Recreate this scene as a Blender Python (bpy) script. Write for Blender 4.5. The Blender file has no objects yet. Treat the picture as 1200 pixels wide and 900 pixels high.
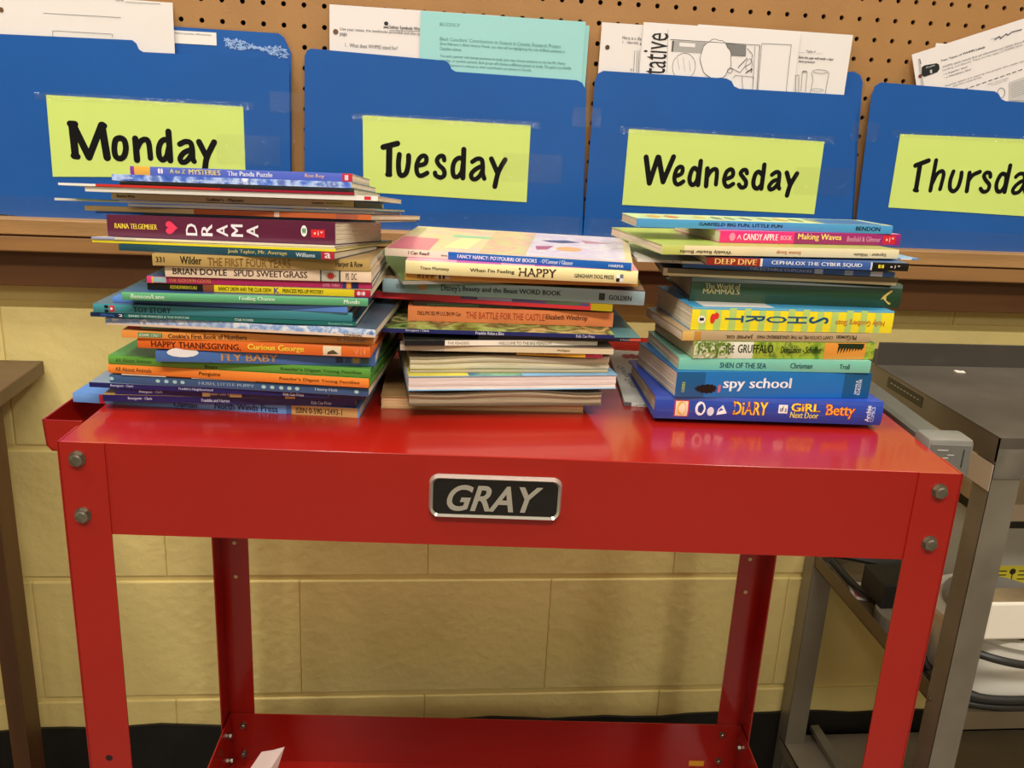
import bpy, bmesh, math, random
from mathutils import Matrix, Vector
random.seed(7)
S = 0.0254            # everything below is written in inches, floor at z = 0
FL = 50.5             # height of the pegboard datum row above the floor
SC = bpy.context.scene
COL = SC.collection

# ---------------------------------------------------------------- camera
cam = bpy.data.objects.new('camera', bpy.data.cameras.new('camera'))
COL.objects.link(cam)
RR = [[0.99382, -0.099388, 0.049439], [0.017656, -0.298179, -0.954347], [0.109592, 0.949321, -0.294582]]
cam.matrix_world = Matrix(((RR[0][0], -RR[1][0], -RR[2][0], -10.3693*S),
                           (RR[0][1], -RR[1][1], -RR[2][1], (-50.3416)*S),
                           (RR[0][2], -RR[1][2], -RR[2][2], (-5.0202+FL)*S),
                           (0, 0, 0, 1)))
cam.data.sensor_width = 36
cam.data.lens = 1078.25/1200*36
cam.data.clip_start = 0.02
SC.camera = cam

# ---------------------------------------------------------------- world, lamps, exposure
w = bpy.data.worlds.new('world'); SC.world = w; w.use_nodes = True
w.node_tree.nodes['Background'].inputs[0].default_value = (1.0, 0.95, 0.88, 1)
w.node_tree.nodes['Background'].inputs[1].default_value = 0.1

def area(name, loc, rot, sx, sy, power, col):
    l = bpy.data.lights.new(name, 'AREA'); l.shape = 'RECTANGLE'
    l.size = sx*S; l.size_y = sy*S; l.energy = power; l.color = col
    o = bpy.data.objects.new(name, l); COL.objects.link(o)
    o.location = [c*S for c in loc]; o.rotation_euler = [math.radians(r) for r in rot]
    return o
# ceiling fluorescent troffers of the classroom, in front of the board and behind the photographer; the last two are added fill for the book spines
area('ceiling_lamp', (-50, -26, 106), (0, 0, 0), 12, 48, 38, (1, .945, .86))
area('ceiling_lamp', (40, -26, 106), (0, 0, 0), 12, 48, 28, (1, .945, .86))
area('ceiling_lamp', (-10, -78, 106), (0, 0, 0), 60, 12, 62, (1, .945, .86))
area('ceiling_lamp', (-50, -170, 106), (0, 0, 0), 12, 48, 26, (1, .945, .86))
area('ceiling_lamp', (40, -170, 106), (0, 0, 0), 12, 48, 42, (1, .945, .86))
SC.view_settings.view_transform = 'Standard'
SC.view_settings.look = 'None'
SC.view_settings.gamma = 1
SC.view_settings.exposure = 0.0
SC.view_settings.use_curve_mapping = False

# ---------------------------------------------------------------- helpers
def lin(h):
    h = h.lstrip('#'); o = []
    for i in (0, 2, 4):
        c = int(h[i:i+2], 16)/255
        o.append(c/12.92 if c <= .04045 else ((c+.055)/1.055)**2.4)
    return tuple(o)+(1,)
_m = {}
def M(hexc, rough=.5, metal=0, noise=0, nscale=40, bump=0, bscale=200, coat=0, alpha=1, stretch=(1, 1, 1), art=None, seed=0, spec=.5):
    key = (hexc, rough, metal, noise, nscale, bump, bscale, coat, alpha, stretch, tuple(art) if art else None, seed, spec)
    if key in _m: return _m[key]
    m = bpy.data.materials.new('mat_'+hexc); m.use_nodes = True
    nt = m.node_tree; b = nt.nodes['Principled BSDF']
    c = lin(hexc)
    b.inputs['Base Color'].default_value = c
    b.inputs['Roughness'].default_value = rough
    b.inputs['Metallic'].default_value = metal
    b.inputs['Coat Weight'].default_value = coat
    b.inputs['Coat Roughness'].default_value = .08
    b.inputs['Specular IOR Level'].default_value = spec
    b.inputs['Alpha'].default_value = alpha
    if noise or bump or art:
        tc = nt.nodes.new('ShaderNodeTexCoord'); mp = nt.nodes.new('ShaderNodeMapping')
        nt.links.new(tc.outputs['Object'], mp.inputs[0]); mp.inputs['Scale'].default_value = stretch
        mp.inputs['Location'].default_value = (seed*1.37, seed*.71, seed*.33)
    if noise or art:
        n = nt.nodes.new('ShaderNodeTexNoise'); n.inputs['Scale'].default_value = nscale
        n.inputs['Detail'].default_value = 4
        nt.links.new(mp.outputs[0], n.inputs['Vector'])
        r = nt.nodes.new('ShaderNodeValToRGB'); nt.links.new(n.outputs['Fac'], r.inputs[0])
        nt.links.new(r.outputs[0], b.inputs['Base Color'])
        e = r.color_ramp.elements
        if art:
            cols = [lin(a) for a in art]; k = len(cols)
            e[0].position = .3; e[0].color = cols[0]; e[1].position = .7; e[1].color = cols[-1]
            for i in range(1, k-1):
                q = e.new(.3+.4*i/(k-1)); q.color = cols[i]
        else:
            e[0].position = .3; e[1].position = .7
            e[0].color = tuple(v*(1-noise) for v in c[:3])+(1,)
            e[1].color = tuple(min(1, v*(1+noise)) for v in c[:3])+(1,)
    if bump:
        n2 = nt.nodes.new('ShaderNodeTexNoise'); n2.inputs['Scale'].default_value = bscale; n2.inputs['Detail'].default_value = 3
        nt.links.new(mp.outputs[0], n2.inputs['Vector'])
        bp = nt.nodes.new('ShaderNodeBump'); bp.inputs['Strength'].default_value = bump; bp.inputs['Distance'].default_value = .002
        nt.links.new(n2.outputs['Fac'], bp.inputs['Height']); nt.links.new(bp.outputs[0], b.inputs['Normal'])
    _m[key] = m
    return m

class G:                                    # geometry collector (inches)
    def __init__(s): s.v = []; s.f = []
    def add(s, v, f):
        k = len(s.v); s.v += [tuple(p) for p in v]; s.f += [tuple(i+k for i in q) for q in f]; return s
    def box(s, x0, x1, y0, y1, z0, z1):
        return s.add([(x, y, z) for z in (z0, z1) for y in (y0, y1) for x in (x0, x1)],
                     [(0, 2, 3, 1), (4, 5, 7, 6), (0, 1, 5, 4), (2, 6, 7, 3), (0, 4, 6, 2), (1, 3, 7, 5)])
    def cbox(s, x0, x1, y0, y1, z0, z1, c):  # chamfered box
        bm = bmesh.new(); g = G().box(x0, x1, y0, y1, z0, z1)
        vs = [bm.verts.new(p) for p in g.v]
        for q in g.f: bm.faces.new([vs[i] for i in q])
        bmesh.ops.bevel(bm, geom=bm.edges[:], offset=c, segments=2, affect='EDGES', profile=.5)
        bm.verts.index_update()
        s.add([tuple(v.co) for v in bm.verts], [[v.index for v in f.verts] for f in bm.faces]); bm.free(); return s
    def prism(s, pts, axis, a, b):           # polygon (2D) extruded along axis from a to b
        def P(u, v, t): return {'x': (t, u, v), 'y': (u, t, v), 'z': (u, v, t)}[axis]
        n = len(pts); k = len(s.v)
        s.v += [P(u, v, a) for u, v in pts]+[P(u, v, b) for u, v in pts]
        s.f.append(tuple(k+i for i in range(n))); s.f.append(tuple(k+n+i for i in reversed(range(n))))
        for i in range(n):
            j = (i+1) % n; s.f.append((k+i, k+n+i, k+n+j, k+j))
        return s
    def cyl(s, p, q, r, n=16, r2=None):
        p = Vector(p); q = Vector(q); d = (q-p).normalized(); r2 = r if r2 is None else r2
        a = d.orthogonal().normalized(); b = d.cross(a); k = len(s.v)
        for c, rr in ((p, r), (q, r2)):
            for i in range(n):
                t = 2*math.pi*i/n; s.v.append(tuple(c+a*rr*math.cos(t)+b*rr*math.sin(t)))
        s.f.append(tuple(k+i for i in reversed(range(n)))); s.f.append(tuple(k+n+i for i in range(n)))
        for i in range(n):
            j = (i+1) % n; s.f.append((k+i, k+j, k+n+j, k+n+i))
        return s
    def tube(s, pts, r, n=8):
        P = [Vector(p) for p in smooth(pts, 6)]
        k = len(s.v); m = len(P); up = Vector((0, 0, 1)); 
        for i, p in enumerate(P):
            d = (P[min(i+1, m-1)]-P[max(i-1, 0)]).normalized()
            a = d.cross(up); a = a.normalized() if a.length > 1e-3 else d.orthogonal().normalized(); b = d.cross(a)
            for j in range(n):
                t = 2*math.pi*j/n; s.v.append(tuple(p+a*r*math.cos(t)+b*r*math.sin(t)))
        for i in range(m-1):
            for j in range(n):
                j2 = (j+1) % n; s.f.append((k+i*n+j, k+i*n+j2, k+(i+1)*n+j2, k+(i+1)*n+j))
        s.f.append(tuple(k+j for j in reversed(range(n)))); s.f.append(tuple(k+(m-1)*n+j for j in range(n)))
        return s
    def obj(s, name, mat, parent=None, fn=None, smoothf=False, shared=None):
        v = [fn(*p) for p in s.v] if fn else s.v
        me = bpy.data.meshes.new(name); me.from_pydata([(a*S, b*S, c*S) for a, b, c in v], [], s.f)
        bm = bmesh.new(); bm.from_mesh(me); bmesh.ops.recalc_face_normals(bm, faces=bm.faces[:]); bm.to_mesh(me); bm.free()
        me.materials.append(mat)
        if smoothf:
            for p in me.polygons: p.use_smooth = True
            try: me.set_sharp_from_angle(angle=math.radians(40))
            except Exception: pass
        o = bpy.data.objects.new(name, me); COL.objects.link(o)
        if parent: o.parent = parent
        return o
def smooth(pts, k=5):
    if len(pts) < 3: return [tuple(p) for p in pts]
    out = []; n = len(pts); dim = len(pts[0])
    for i in range(n-1):
        p0, p1, p2, p3 = pts[max(i-1, 0)], pts[i], pts[i+1], pts[min(i+2, n-1)]
        for j in range(k):
            t = j/k
            out.append(tuple(.5*((2*p1[d])+(-p0[d]+p2[d])*t+(2*p0[d]-5*p1[d]+4*p2[d]-p3[d])*t*t+(-p0[d]+3*p1[d]-3*p2[d]+p3[d])*t**3) for d in range(dim)))
    out.append(tuple(pts[-1])); return out
def thing(name, label, cat, loc=(0, 0, 0), rz=0, group=None):
    o = bpy.data.objects.new(name, None); COL.objects.link(o); o.empty_display_size = .02
    o.location = [c*S for c in loc]; o.rotation_euler = (0, 0, math.radians(rz))
    o['label'] = label; o['category'] = cat
    if group: o['group'] = group
    return o
def tag(o, label, cat, group=None):
    o['label'] = label; o['category'] = cat
    if group: o['group'] = group
    return o
def struct(o): o['kind'] = 'structure'; return o

# flat print: everything returns 2D triangles/quads in a u,v plane
_tc = {}
def glyphs(s, opt=''):
    key = (s, 'b' in opt, 'i' in opt, 'h' in opt)
    if key in _tc: return _tc[key]
    c = bpy.data.curves.new('t', 'FONT'); c.body = s; c.size = 1; c.resolution_u = 2
    c.fill_mode = 'FRONT'
    if 'h' in opt: c.offset = .022; c.resolution_u = 8
    if 'i' in opt: c.shear = .3
    o = bpy.data.objects.new('t', c)
    me = bpy.data.meshes.new_from_object(o)
    v = [(p.co.x, p.co.y) for p in me.vertices]; f = [tuple(p.vertices) for p in me.polygons]
    bpy.data.objects.remove(o); bpy.data.meshes.remove(me); bpy.data.curves.remove(c)
    if v:
        x0 = min(a for a, b in v); x1 = max(a for a, b in v); y0 = min(b for a, b in v); y1 = max(b for a, b in v)
        if 'b' in opt:                       # heavier weight: the glyphs printed twice, a hair apart
            n0 = len(v); v = v+[(a+.045, b) for a, b in v]; f = f+[tuple(i+n0 for i in q) for q in f]; x1 += .045
        v = [((a-x0)/(x1-x0+1e-9), (b-y0)/(y1-y0+1e-9)) for a, b in v]
    _tc[key] = (v, f); return _tc[key]
def disc(cx, cy, rx, ry, n=14): return [(cx+rx*math.cos(2*math.pi*i/n), cy+ry*math.sin(2*math.pi*i/n)) for i in range(n)]
def shape(s, opt=''):
    """unit-square outlines of the small printed marks; returns verts, faces"""
    V = []; F = []
    def pg(p): k = len(V); V.extend(p); F.append(tuple(range(k, k+len(p))))
    if s in ('dot', 'ell'): pg(disc(.5, .5, .5, .5))
    elif s == 'box': pg([(0, 0), (1, 0), (1, 1), (0, 1)])
    elif s == 'tri': pg([(.1, 0), (1, .2), (.6, 1), (.2, .6)])
    elif s == 'oo': pg(disc(.22, .5, .22, .5)); pg([(.48, 0), (.54, 0), (.54, 1), (.48, 1)]); pg(disc(.8, .5, .2, .5))
    elif s == 'heart':                       # turned a quarter, tip to the right
        pts = []
        for i in range(24):
            t = 2*math.pi*i/24; x = 16*math.sin(t)**3; y = 13*math.cos(t)-5*math.cos(2*t)-2*math.cos(3*t)-math.cos(4*t)
            pts.append((.5-y/30, .5+x/33))
        k = len(V); V.append((.45, .5)); V.extend(pts)
        for i in range(24): F.append((k, k+1+i, k+1+(i+1) % 24))
    elif s == 'leaf':
        k = len(V); V.append((.45, .5)); n = 22
        for i in range(n):
            t = 2*math.pi*i/n; r = .5 if i % 2 == 0 else .28
            V.append((.45+r*math.cos(t), .5+r*math.sin(t)))
        for i in range(n): F.append((k, k+1+i, k+1+(i+1) % n))
        pg([(.85, .45), (1, .45), (1, .55), (.85, .55)])
    elif s == 'bird':
        k = len(V); V.append((.5, .5)); n = 26
        for i in range(n):
            t = 2*math.pi*i/n; r = .5 if i % 2 == 0 else .41
            V.append((.5+r*math.cos(t), .5+r*math.sin(t)*(.62+.38*math.cos(t*.5+.2)**2)))
        for i in range(n): F.append((k, k+1+i, k+1+(i+1) % n))
    elif s == 'bell': pg([(0, .3), (.2, .4), (.75, 0), (.9, 0), (.9, 1), (.75, 1), (.2, .6)])
    elif s == 'tree':
        rnd = random.Random(5)
        for i in range(46): pg(disc(rnd.random()*.9+.05, .3+rnd.random()*.65, .035, .09, 7))
        pg([(.55, 0), (.62, 0), (.64, .6), (.56, .6)])
    elif s == 'spikes':
        pg([(.25, .75), (.95, .6), (1, 1), (.2, 1)])
        for i in range(9): x = .22+i*.085; pg([(x, .8), (x+.1, .8), (x+.05-.05, .25+.03*i)])
    else: return None
    return V, F
def mark(s, opt=''):
    r = shape(s)
    if r: return r
    v, f = glyphs(s, opt)
    if 'f' in opt: v = [(1-a, 1-b) for a, b in v]
    if 'r' in opt: v = [(1-b, a) for a, b in v]
    if 'q' in opt: v = [(b, 1-a) for a, b in v]
    if 'u' in opt: v = [(1-b, a) for a, b in v]
    return v, f
def ribbon(pts, r, n=10):
    """thick stroke with round ends as separate quads and discs (u,v)"""
    V = []; F = []
    for a, b in zip(pts[:-1], pts[1:]):
        dx, dy = b[0]-a[0], b[1]-a[1]; l = math.hypot(dx, dy) or 1e-6; nx, ny = -dy/l*r, dx/l*r; k = len(V)
        V += [(a[0]+nx, a[1]+ny), (a[0]-nx, a[1]-ny), (b[0]-nx, b[1]-ny), (b[0]+nx, b[1]+ny)]; F.append((k, k+1, k+2, k+3))
    if n:
        for p in pts:
            k = len(V); V += disc(p[0], p[1], r, r, n); F.append(tuple(range(k, k+n)))
    return V, F

def layered(g, v, f, y0, step=.00025):
    """print each stroke piece a hair in front of the one before, so overlaps stay clean"""
    for q in f:
        y = y0-step*(len(g.f) % 60); g.add([(v[i][0], y, v[i][1]) for i in q], [tuple(range(len(q)))])
# ================================================================ THE SETTING
wallm = M('ecd78c', .5, noise=.06, nscale=6, bump=.9, bscale=55)
YB = 1.29
bw = G(); bw.box(-130, 140, YB+.13, YB+6, 0, FL-8.5); bw.box(-130, 140, YB, YB+6, FL-8.5, 112)
wb = struct(bw.obj('wall_back', wallm))
# concrete blocks, painted, each proud of the recessed joint
bg = G().cbox(.0, 15.74, YB, YB+.6, .17, 8.28, .09)
b0 = None
for row in range(5):
    zb = FL-50.75+row*8.45
    off = -16.97+(0 if row % 2 == 1 else 7.875)
    for k in range(-7, 10):
        x = off+k*15.75
        if b0 is None:
            b0 = bg.obj('block', wallm, wb); o = b0
        else:
            o = b0.copy(); COL.objects.link(o); o.parent = wb
        o.location = (x*S, random.uniform(-.012, .012)*S, zb*S)
fl = struct(G().box(-130, 140, -260, YB+.1, -1, 0).obj('floor', M('6e685e', .35, noise=.12, nscale=3)))
rm = M('c8b888', .8)
struct(G().box(-130, 140, -260, YB+6, 108, 110).obj('ceiling', M('dcd8cc', .9)))
struct(G().box(-131, -130, -260, YB+6, 0, 108).obj('wall_left', rm)); struct(G().box(140, 141, -260, YB+6, 0, 108).obj('wall_right', rm))
struct(G().box(-130, 140, -261, -260, 0, 108).obj('wall_front', rm))
bb = G(); n = 140                         # black painted base with a hand-cut uneven upper edge
bb.prism([(-130, 0), (140, 0)]+[(140-270*i/n, 6.2+.1*math.sin(i*1.7)+.07*math.sin(i*.6)) for i in range(n+1)], 'y', YB-.2, YB-.01)
struct(bb.obj('baseboard_back', M('15120e', .5, noise=.3, nscale=20)))

# pegboard with real holes
pm = M('a67a48', .42, noise=.07, nscale=9, bump=.15, bscale=300)
peg = thing('pegboard', 'brown perforated hardboard panel fixed to the wall above the wooden ledge', 'pegboard', (0, 0, FL))
g = G(); N = 12; r = .125; TH = .2
ring = [(math.cos(2*math.pi*(i+.5)/N), math.sin(2*math.pi*(i+.5)/N)) for i in range(N)]
def sq(c, s_):
    m_ = max(abs(c), abs(s_)); return c/m_*.5, s_/m_*.5
for cx in range(-46, 57):
    for cz in range(-12, 12):
        k = len(g.v)
        for c, s_ in ring: a, b = sq(c, s_); g.v.append((cx+a, 0, cz+b))
        for c, s_ in ring: g.v.append((cx+r*c, 0, cz+r*s_))
        for c, s_ in ring: g.v.append((cx+r*c, TH, cz+r*s_))
        for sx, sz in ((.5, .5), (-.5, .5), (-.5, -.5), (.5, -.5)): g.v.append((cx+sx, 0, cz+sz))
        for i in range(N):
            j = (i+1) % N
            g.f.append((k+i, k+N+i, k+N+j, k+j)); g.f.append((k+N+i, k+2*N+i, k+2*N+j, k+N+j))
        for q in range(4):                   # corner triangles
            g.f.append((k+q*3+1, k+q*3+0, k+3*N+q) if False else (k+(q*3+0), k+3*N+q, k+(q*3+1)))
front = g.obj('board_panel', pm, peg)
g = G(); g.box(-130, 140, 0, TH, 11.5, 45); g.box(-130, -46.5, 0, TH, -12.5, 11.5); g.box(56.5, 140, 0, TH, -12.5, 11.5)
g.obj('board_panel', pm, peg)
G().box(-130, 140, .8, 1.2, -12.5, 45).obj('shade_sheet', M('2a1c10', .8), peg)  # added dark sheet, stands for the shade seen through the peg holes

# wooden ledge / mouldings under the board
wm1 = M('a27a4a', .5, noise=.25, nscale=3, stretch=(1, 12, 12), bump=.2, bscale=60)
wm2 = M('966c3e', .5, noise=.2, nscale=3, stretch=(1, 12, 12), seed=3)
wm3 = M('5f3b1c', .5, noise=.15, nscale=3, stretch=(1, 10, 10), seed=5)
struct(G().cbox(-130, 140, -1.5, YB-.01, FL-12.75, FL-11.95, .06).obj('trim_1', wm1))
struct(G().cbox(-130, 140, -1.42, YB-.01, FL-13.62, FL-12.82, .08).obj('trim_2', wm2))
struct(G().cbox(-130, 140, -.35, YB-.01, FL-15.62, FL-13.63, .05).obj('trim_3', wm3))

# ================================================================ FOLDERS, SHEETS
FOLD = {'labels': {'Mon': [(-28.534, -5.911), (-19.035, -6.015), (-19.031, -9.529), (-28.581, -9.882)], 'Tue': [(-13.057, -6.145), (-4.342, -6.245), (-4.351, -10.223), (-13.006, -10.027)], 'Wed': [(0.903, -6.175), (11.765, -6.343), (11.78, -10.254), (0.878, -10.158)], 'Thu': [(16.015, -5.744), (27.87, -5.663), (28.027, -9.984), (16.037, -9.715)]}, 'front': {'Mon': [(-31.978, -3.213), (-24.251, -3.135), (-24.059, -3.283), (-23.956, -3.554), (-23.76, -3.662), (-17.08, -3.625), (-16.791, -3.812), (-16.714, -4.133), (-16.811, -12.815), (-32.991, -11.768)], 'Tue': [(-16.09, -12.247), (-15.943, -3.443), (-15.813, -3.153), (-15.601, -3.061), (-8.935, -3.273), (-8.715, -3.385), (-8.576, -3.666), (-8.354, -3.779), (-2.054, -3.872), (-1.776, -3.985), (-1.523, -4.353), (-1.178, -12.181)], 'Wed': [(-1.138, -12.086), (-1.107, -3.866), (-0.957, -3.478), (-0.697, -3.339), (5.905, -3.379), (6.198, -3.493), (6.369, -3.742), (6.664, -3.856), (13.174, -3.879), (13.733, -7.806), (14.201, -12.13)], 'Thu': [(14.352, -12.125), (14.035, -3.836), (14.144, -3.348), (14.445, -3.136), (20.985, -3.268), (21.26, -3.388), (21.466, -3.645), (21.738, -3.743), (27.929, -3.779), (30.11, -12.142)]}, 'back': {'Mon': [(-32.092, -2.652), (-28.15, -2.662), (-22.484, -2.381), (-17.274, -2.408), (-16.985, -2.593), (-16.664, -3.303), (-16.819, -12.877), (-33.178, -11.823)], 'Tue': [(-16.001, -12.211), (-15.773, -3.174), (-15.434, -3.155), (-8.973, -3.054), (-1.679, -3.084), (-1.513, -3.499), (-1.014, -12.143)], 'Wed': [(-0.823, -12.136), (-0.814, -3.718), (6.437, -3.172), (13.068, -2.655), (13.432, -2.811), (13.635, -3.151), (13.872, -5.996), (14.472, -11.991)], 'Thu': [(14.691, -12.081), (14.448, -3.638), (14.893, -3.395), (22.037, -3.438), (28.173, -3.498), (30.404, -12.051)]}, 'strokes': {'Mon': [(0, 0.187, [(-27.42, -7.273), (-27.389, -8.8)]), (0, 0.178, [(-27.372, -7.288), (-26.732, -8.839)]), (0, 0.169, [(-26.732, -8.839), (-26.002, -7.24)]), (0, 0.187, [(-25.995, -7.256), (-25.852, -8.818)]), (0, 0.159, [(-27.515, -7.245), (-27.271, -7.25)]), (0, 0.159, [(-27.471, -8.804), (-27.292, -8.83)]), (0, 0.14, [(-25.958, -7.205), (-25.864, -7.267)]), (1, 0.145, [(-25.156, -7.823), (-25.371, -7.933), (-25.468, -8.355), (-25.43, -8.732), (-25.23, -8.841), (-25.012, -8.697), (-24.9, -8.305), (-24.956, -7.922), (-25.156, -7.823)]), (0, 0.159, [(-24.41, -7.823), (-24.398, -8.873)]), (1, 0.14, [(-24.36, -8.306), (-24.152, -7.945), (-23.895, -7.841), (-23.766, -8.028), (-23.729, -8.759)]), (1, 0.14, [(-22.788, -7.883), (-22.976, -7.808), (-23.177, -7.959), (-23.298, -8.301), (-23.28, -8.68), (-23.12, -8.817), (-22.915, -8.622), (-22.787, -8.152)]), (0, 0.154, [(-22.768, -7.405), (-22.759, -8.827)]), (1, 0.136, [(-22.25, -8.002), (-21.973, -7.863), (-21.715, -7.91), (-21.639, -8.228), (-21.637, -8.694), (-21.576, -8.819)]), (1, 0.136, [(-21.699, -8.247), (-22.044, -8.398), (-22.262, -8.678), (-22.197, -8.888), (-21.94, -8.818), (-21.687, -8.501)]), (0, 0.15, [(-21.291, -7.841), (-20.938, -8.604)]), (1, 0.15, [(-20.538, -7.824), (-20.938, -8.604), (-21.07, -9.225), (-21.207, -9.419)])], 'Tue': [(0, 0.146, [(-12.003, -7.694), (-11.263, -7.472)]), (0, 0.163, [(-11.681, -7.649), (-11.691, -9.042)]), (0, 0.12, [(-11.772, -9.078), (-11.626, -9.08)]), (1, 0.133, [(-11.159, -8.021), (-11.201, -8.517), (-11.146, -8.996), (-10.957, -9.084), (-10.772, -8.9), (-10.682, -8.415), (-10.68, -8.056)]), (1, 0.12, [(-10.231, -8.556), (-9.825, -8.434), (-9.749, -8.159), (-9.875, -8.029), (-10.1, -8.15), (-10.256, -8.557), (-10.207, -8.956), (-10.016, -9.069), (-9.692, -8.903)]), (1, 0.12, [(-8.815, -8.215), (-8.87, -8.017), (-9.058, -8.025), (-9.2, -8.231), (-9.087, -8.467), (-8.835, -8.697), (-8.794, -8.978), (-8.988, -9.115), (-9.238, -9.013), (-9.282, -8.877)]), (1, 0.124, [(-7.823, -8.148), (-8.032, -8.06), (-8.272, -8.247), (-8.359, -8.637), (-8.29, -8.997), (-8.083, -9.029), (-7.884, -8.778), (-7.832, -8.373)]), (0, 0.137, [(-7.808, -7.619), (-7.808, -9.083)]), (1, 0.12, [(-7.342, -8.231), (-7.084, -8.067), (-6.851, -8.106), (-6.781, -8.409), (-6.764, -8.812), (-6.671, -9.076)]), (1, 0.12, [(-6.821, -8.426), (-7.146, -8.602), (-7.369, -8.854), (-7.327, -9.079), (-7.143, -9.12), (-6.926, -8.941), (-6.772, -8.634)]), (0, 0.133, [(-6.341, -8.035), (-6.012, -8.7)]), (1, 0.133, [(-5.61, -8.052), (-5.937, -8.697), (-6.095, -9.461)])], 'Wed': [(0, 0.145, [(1.967, -7.591), (2.274, -8.943)]), (0, 0.14, [(2.274, -8.943), (2.611, -7.563)]), (0, 0.145, [(2.659, -7.569), (3.021, -8.84)]), (0, 0.14, [(3.021, -8.84), (3.47, -7.507)]), (1, 0.117, [(3.68, -8.523), (3.995, -8.365), (4.032, -8.093), (3.909, -8.008), (3.715, -8.143), (3.625, -8.544), (3.696, -8.858), (3.885, -8.941), (4.143, -8.776)]), (1, 0.122, [(4.897, -8.192), (4.69, -8.038), (4.536, -8.198), (4.466, -8.599), (4.553, -8.868), (4.712, -8.926), (4.889, -8.718), (4.929, -8.308)]), (0, 0.126, [(4.99, -7.665), (4.979, -8.924)]), (0, 0.131, [(5.403, -8.044), (5.433, -8.96)]), (1, 0.117, [(5.435, -8.487), (5.634, -8.143), (5.862, -8.052), (5.958, -8.22), (5.976, -8.856)]), (1, 0.117, [(6.45, -8.563), (6.815, -8.411), (6.863, -8.182), (6.729, -8.024), (6.496, -8.161), (6.402, -8.565), (6.495, -8.862), (6.688, -8.946), (6.939, -8.789)]), (1, 0.117, [(7.643, -8.195), (7.565, -8.034), (7.384, -8.051), (7.291, -8.228), (7.462, -8.43), (7.644, -8.651), (7.636, -8.889), (7.434, -8.971), (7.26, -8.813)]), (1, 0.122, [(8.496, -8.223), (8.284, -8.086), (8.121, -8.238), (8.057, -8.634), (8.141, -8.905), (8.335, -8.98), (8.537, -8.752), (8.559, -8.339)]), (0, 0.126, [(8.56, -7.702), (8.558, -8.981)]), (1, 0.117, [(9.056, -8.218), (9.277, -8.062), (9.46, -8.128), (9.491, -8.483), (9.497, -8.805), (9.574, -8.94)]), (1, 0.117, [(9.458, -8.457), (9.171, -8.561), (8.984, -8.825), (9.066, -8.997), (9.271, -8.933), (9.468, -8.668)]), (0, 0.131, [(9.88, -8.074), (10.153, -8.686)]), (1, 0.131, [(10.466, -8.095), (10.169, -8.731), (10.063, -9.29)])], 'Thu': [(0, 0.131, [(17.191, -7.379), (17.906, -7.078)]), (0, 0.137, [(17.451, -7.276), (17.467, -8.7)]), (0, 0.1, [(17.374, -8.704), (17.556, -8.74)]), (0, 0.119, [(18.341, -7.047), (18.321, -8.697)]), (1, 0.112, [(18.349, -8.321), (18.533, -7.785), (18.786, -7.608), (18.926, -7.769), (18.912, -8.174), (18.875, -8.6)]), (1, 0.119, [(19.471, -7.604), (19.388, -8.092), (19.455, -8.526), (19.689, -8.68), (19.913, -8.445), (19.979, -7.943), (19.965, -7.645)]), (0, 0.125, [(20.436, -7.638), (20.476, -8.642)]), (1, 0.119, [(20.44, -8.111), (20.651, -7.759), (21.028, -7.557)]), (1, 0.112, [(21.714, -7.809), (21.637, -7.612), (21.427, -7.584), (21.316, -7.763), (21.484, -8.006), (21.74, -8.246), (21.703, -8.549), (21.448, -8.635), (21.256, -8.466)]), (1, 0.119, [(22.601, -7.659), (22.385, -7.606), (22.234, -7.787), (22.16, -8.229), (22.293, -8.557), (22.524, -8.548), (22.688, -8.207), (22.66, -7.769)]), (0, 0.125, [(22.758, -7.142), (22.74, -8.596)]), (1, 0.112, [(23.222, -7.746), (23.402, -7.576), (23.662, -7.571), (23.766, -7.786), (23.839, -8.287), (23.985, -8.565)]), (1, 0.112, [(23.74, -7.913), (23.449, -8.082), (23.206, -8.438), (23.333, -8.636), (23.62, -8.535), (23.797, -8.162)]), (0, 0.125, [(24.206, -7.642), (24.494, -8.197)]), (1, 0.125, [(25.005, -7.672), (24.522, -8.259), (24.379, -8.835)])]}}
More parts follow.
